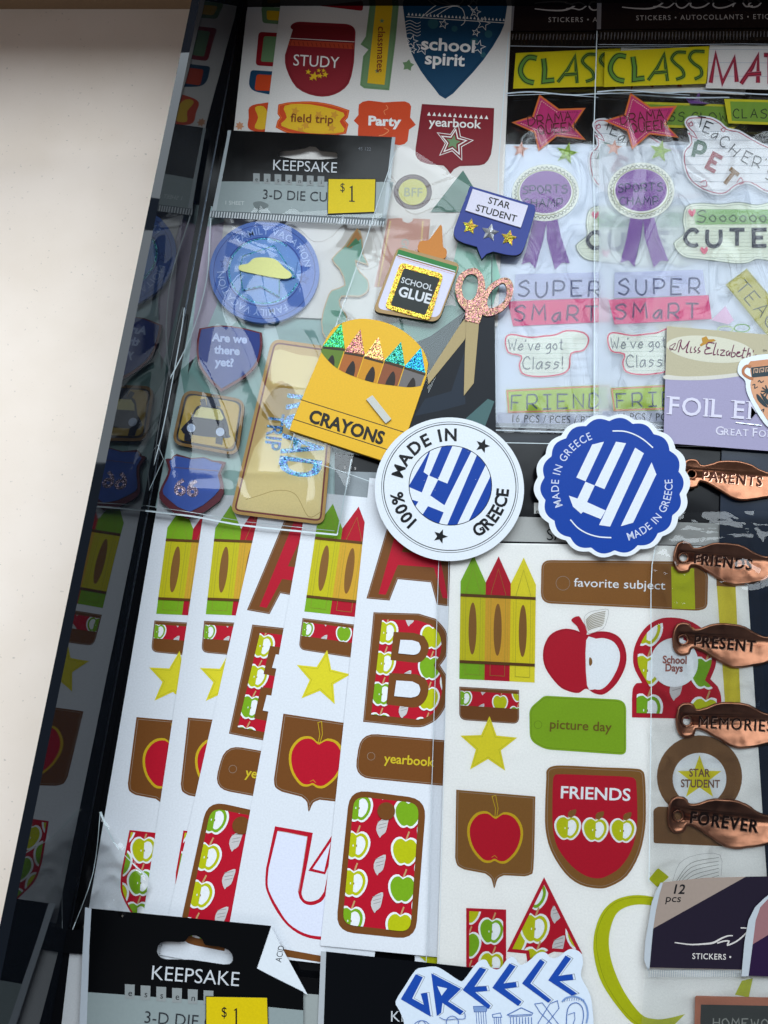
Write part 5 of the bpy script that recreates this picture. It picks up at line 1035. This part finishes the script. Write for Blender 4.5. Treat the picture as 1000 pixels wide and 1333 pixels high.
T = Thing('navy_card', 'dark navy backing card along the right edge behind the charms', 'card', (990, 900), 4.4); t = T.part('card'); t.fill(p('z', '940,575 1060,575 1060,1160 925,1160'), M('1a2434', 'gloss'), th=.3, up=0); t.text('PENS', *p1('m', 790, 968), 7, M('2e3c50', 'ink'), ang=182)
T.o.location.z += 0
P4 = Thing('clear_bag', 'clear bag around the copper charms at the right edge', 'clear packet', (920, 800), 8.2); t = P4.part('film'); quad_film(t, [(852, 668), (1040, 664), (1050, 1160), (846, 1150)], FILMS, 8.0, 60, 130, 1.0, 5, 30)
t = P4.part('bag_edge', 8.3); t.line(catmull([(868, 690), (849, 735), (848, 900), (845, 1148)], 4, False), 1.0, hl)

# ================================================================ packs at the bottom edge
FG = M('b6bcc2', 'gloss')
P5 = Thing('sticker_pack', 'dark violet pack at the bottom right marked 12 pcs', 'sticker pack', (850, 1250), 9.2, 'violet sticker packs'); f = 't'
t = P5.part('header_card'); o = p(f, '82,765 105,470 150,180 175,115 240,105 520,75 820,68 1300,60 1300,790'); t.fill(o, M('9c8b80', 'gloss'), th=.5, up=0); t.fill(p(f, '84,762 108,470 830,66 1300,60 1300,788'), M('241e2c', 'gloss'))
l = t.sub('lettering', .1); l.text('12', *p1(f, 258, 195), 12, INK, ang=1, sx=1.0, shear=.2, bold=.015); l.text('pcs', *p1(f, 210, 258), 9.5, INK, ang=1, sx=1.15, shear=.15)
l.line(catmull(p(f, '285,570 400,585 500,582 580,572 640,540 690,520 730,518'), 4, False), 1.3, CRM, w2=2.6); l.line(catmull(p(f, '610,575 660,560 700,560 690,590 760,560 830,500 850,465'), 3, False), 1.9, CRM); l.line(p(f, '790,458 900,462'), 1.6, CRM); l.text('STICKERS •', *p1(f, 418, 695), 7.4, CRM, ang=1.5, sp=1.1, sx=.9, bold=.01)
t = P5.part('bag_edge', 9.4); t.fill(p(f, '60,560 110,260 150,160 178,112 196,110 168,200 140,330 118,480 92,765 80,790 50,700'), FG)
t = P5.part('crimped_seam', 9.4, kind='stuff')
for k in range(46): t.line(p(f, f'{90+k*17},782 {88+k*17},835'), 1.0, M('c9ced2', 'gloss'), up=0)
t = P5.part('film', 9.2); quad_film(t, [p1(f, 60, 760), p1(f, 1300, 790), p1(f, 1300, 1330), p1(f, 20, 1330)], FILMH, 9.0, 30, 20, .6, 4, 30)
T = Thing('chalkboard_sticker', 'small chalkboard sticker with copper frame reading HOME at the bottom right corner', 'sticker', (950, 1320), 8.4); t = T.part('frame'); o = rp(p(f, '444,980 1300,1000 1300,1500 430,1500'), [3, 0, 0, 0]); t.fill(o, M('a86448', 'ink'), th=.6, up=0); s_ = T.part('board', 8.5); s_.fill(p(f, '486,1045 1300,1060 1300,1500 470,1500'), M('22241f', 'ink')); l = s_.sub('lettering'); l.hand('HOMEWORK', *p1(f, 580, 1215), 11, M('8d8d86', 'ink'), 1.6, ang=1, gap=3.4)
P6 = Thing('sticker_pack', 'second violet pack overlapping from the bottom right edge, with a rounded corner', 'sticker pack', (985, 1230), 10.4, 'violet sticker packs')
t = P6.part('header_card'); t.fill(p(f, '850,825 875,560 890,420 940,300 1010,220 1300,150 1300,840'), M('94696c', 'gloss'), th=.4, up=0); t.fill(p(f, '850,825 872,590 1300,330 1300,840'), M('2a1a38', 'gloss'))
t = P6.part('bag_edge', 10.5); t.fill(p(f, '795,830 820,560 850,400 900,300 960,240 1010,200 1010,225 940,300 905,400 885,560 850,828'), FG)

T = Thing('header_card', 'black KEEPSAKE header at the bottom left beside the folded white corner', 'card', (230, 1260), 7.6)
f = 'n'; blk = p(f, '172,655 862,722 805,885 1000,985 1060,1000 1060,1045 980,1045 160,975'); 
hole = catmull(p(f, '440,785 425,810 430,835 460,850 560,852 680,870 710,862 715,840 700,815 660,800 610,795 600,775 575,758 545,762 530,782 480,782'), 2)
t, s = keepsake(T, p(f, '172,655 862,722 805,885 985,975 985,1280 150,1280'), p(f, '160,975 612,1008 985,1045 985,1280 150,1280'), hole, *p1(f, 398, 926), 18.5, 4.5, *p1(f, 302, 982), 13.5, *p1(f, 372, 1092), 15.5, p(f, '614,993 846,997 850,1150 614,1150'), 6, 7.6)
s.text('$', *p1(f, 670, 1070), 13, INK, sx=.8); one(s, *p1(f, 728, 1100), 22)
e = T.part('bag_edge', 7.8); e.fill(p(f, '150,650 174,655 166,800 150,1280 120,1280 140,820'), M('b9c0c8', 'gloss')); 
T = Thing('folded_flap', 'white folded card corner printed ACID beside the black header', 'card', p1(f, 880, 850), 7.2); t = T.part('flap'); t.fill(p(f, '862,724 808,884 1002,986 900,800'), M('dfe4ea', 'gloss'), th=.4); t.text('ACID', *p1(f, 900, 862), 8, INK, ang=-78, sx=.8)
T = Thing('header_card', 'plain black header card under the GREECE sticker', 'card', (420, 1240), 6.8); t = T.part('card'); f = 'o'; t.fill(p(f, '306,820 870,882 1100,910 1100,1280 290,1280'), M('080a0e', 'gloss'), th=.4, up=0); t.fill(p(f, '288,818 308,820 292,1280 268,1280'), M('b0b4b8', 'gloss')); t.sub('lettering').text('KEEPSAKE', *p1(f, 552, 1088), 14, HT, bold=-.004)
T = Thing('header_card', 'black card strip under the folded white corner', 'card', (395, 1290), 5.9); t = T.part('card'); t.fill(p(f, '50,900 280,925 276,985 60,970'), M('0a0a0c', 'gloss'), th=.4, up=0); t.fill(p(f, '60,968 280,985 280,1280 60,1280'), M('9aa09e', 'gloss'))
T = Thing('white_card', 'white card edge standing beside the lower black header at the bottom left', 'card', p1('u', 400, 800), 4.0); t = T.part('card'); t.fill(p('u', '380,572 500,592 500,1100 320,1100'), M('c9cacc'), th=.3)
T = Thing('loose_film', 'crumpled clear film corner beside the dark strip above the lower header', 'clear packet', p1('u', 450, 300), 5.2); t = T.part('film'); quad_film(t, [p1('n', 200, 280), p1('n', 400, 560), p1('n', 330, 720), p1('n', 70, 740)], FILMS, 4.6, 26, 26, 2.2, 8, 60)
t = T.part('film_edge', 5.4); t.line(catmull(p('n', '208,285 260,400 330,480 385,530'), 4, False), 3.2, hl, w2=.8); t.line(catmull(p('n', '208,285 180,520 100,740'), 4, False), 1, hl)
# ================================================================ link everything
for th in THINGS:
    for q in th.parts:
        if q.f: q.build(th.o)
print('objects', len(bpy.data.objects), 'tris', sum(len(m.polygons) for m in bpy.data.meshes))
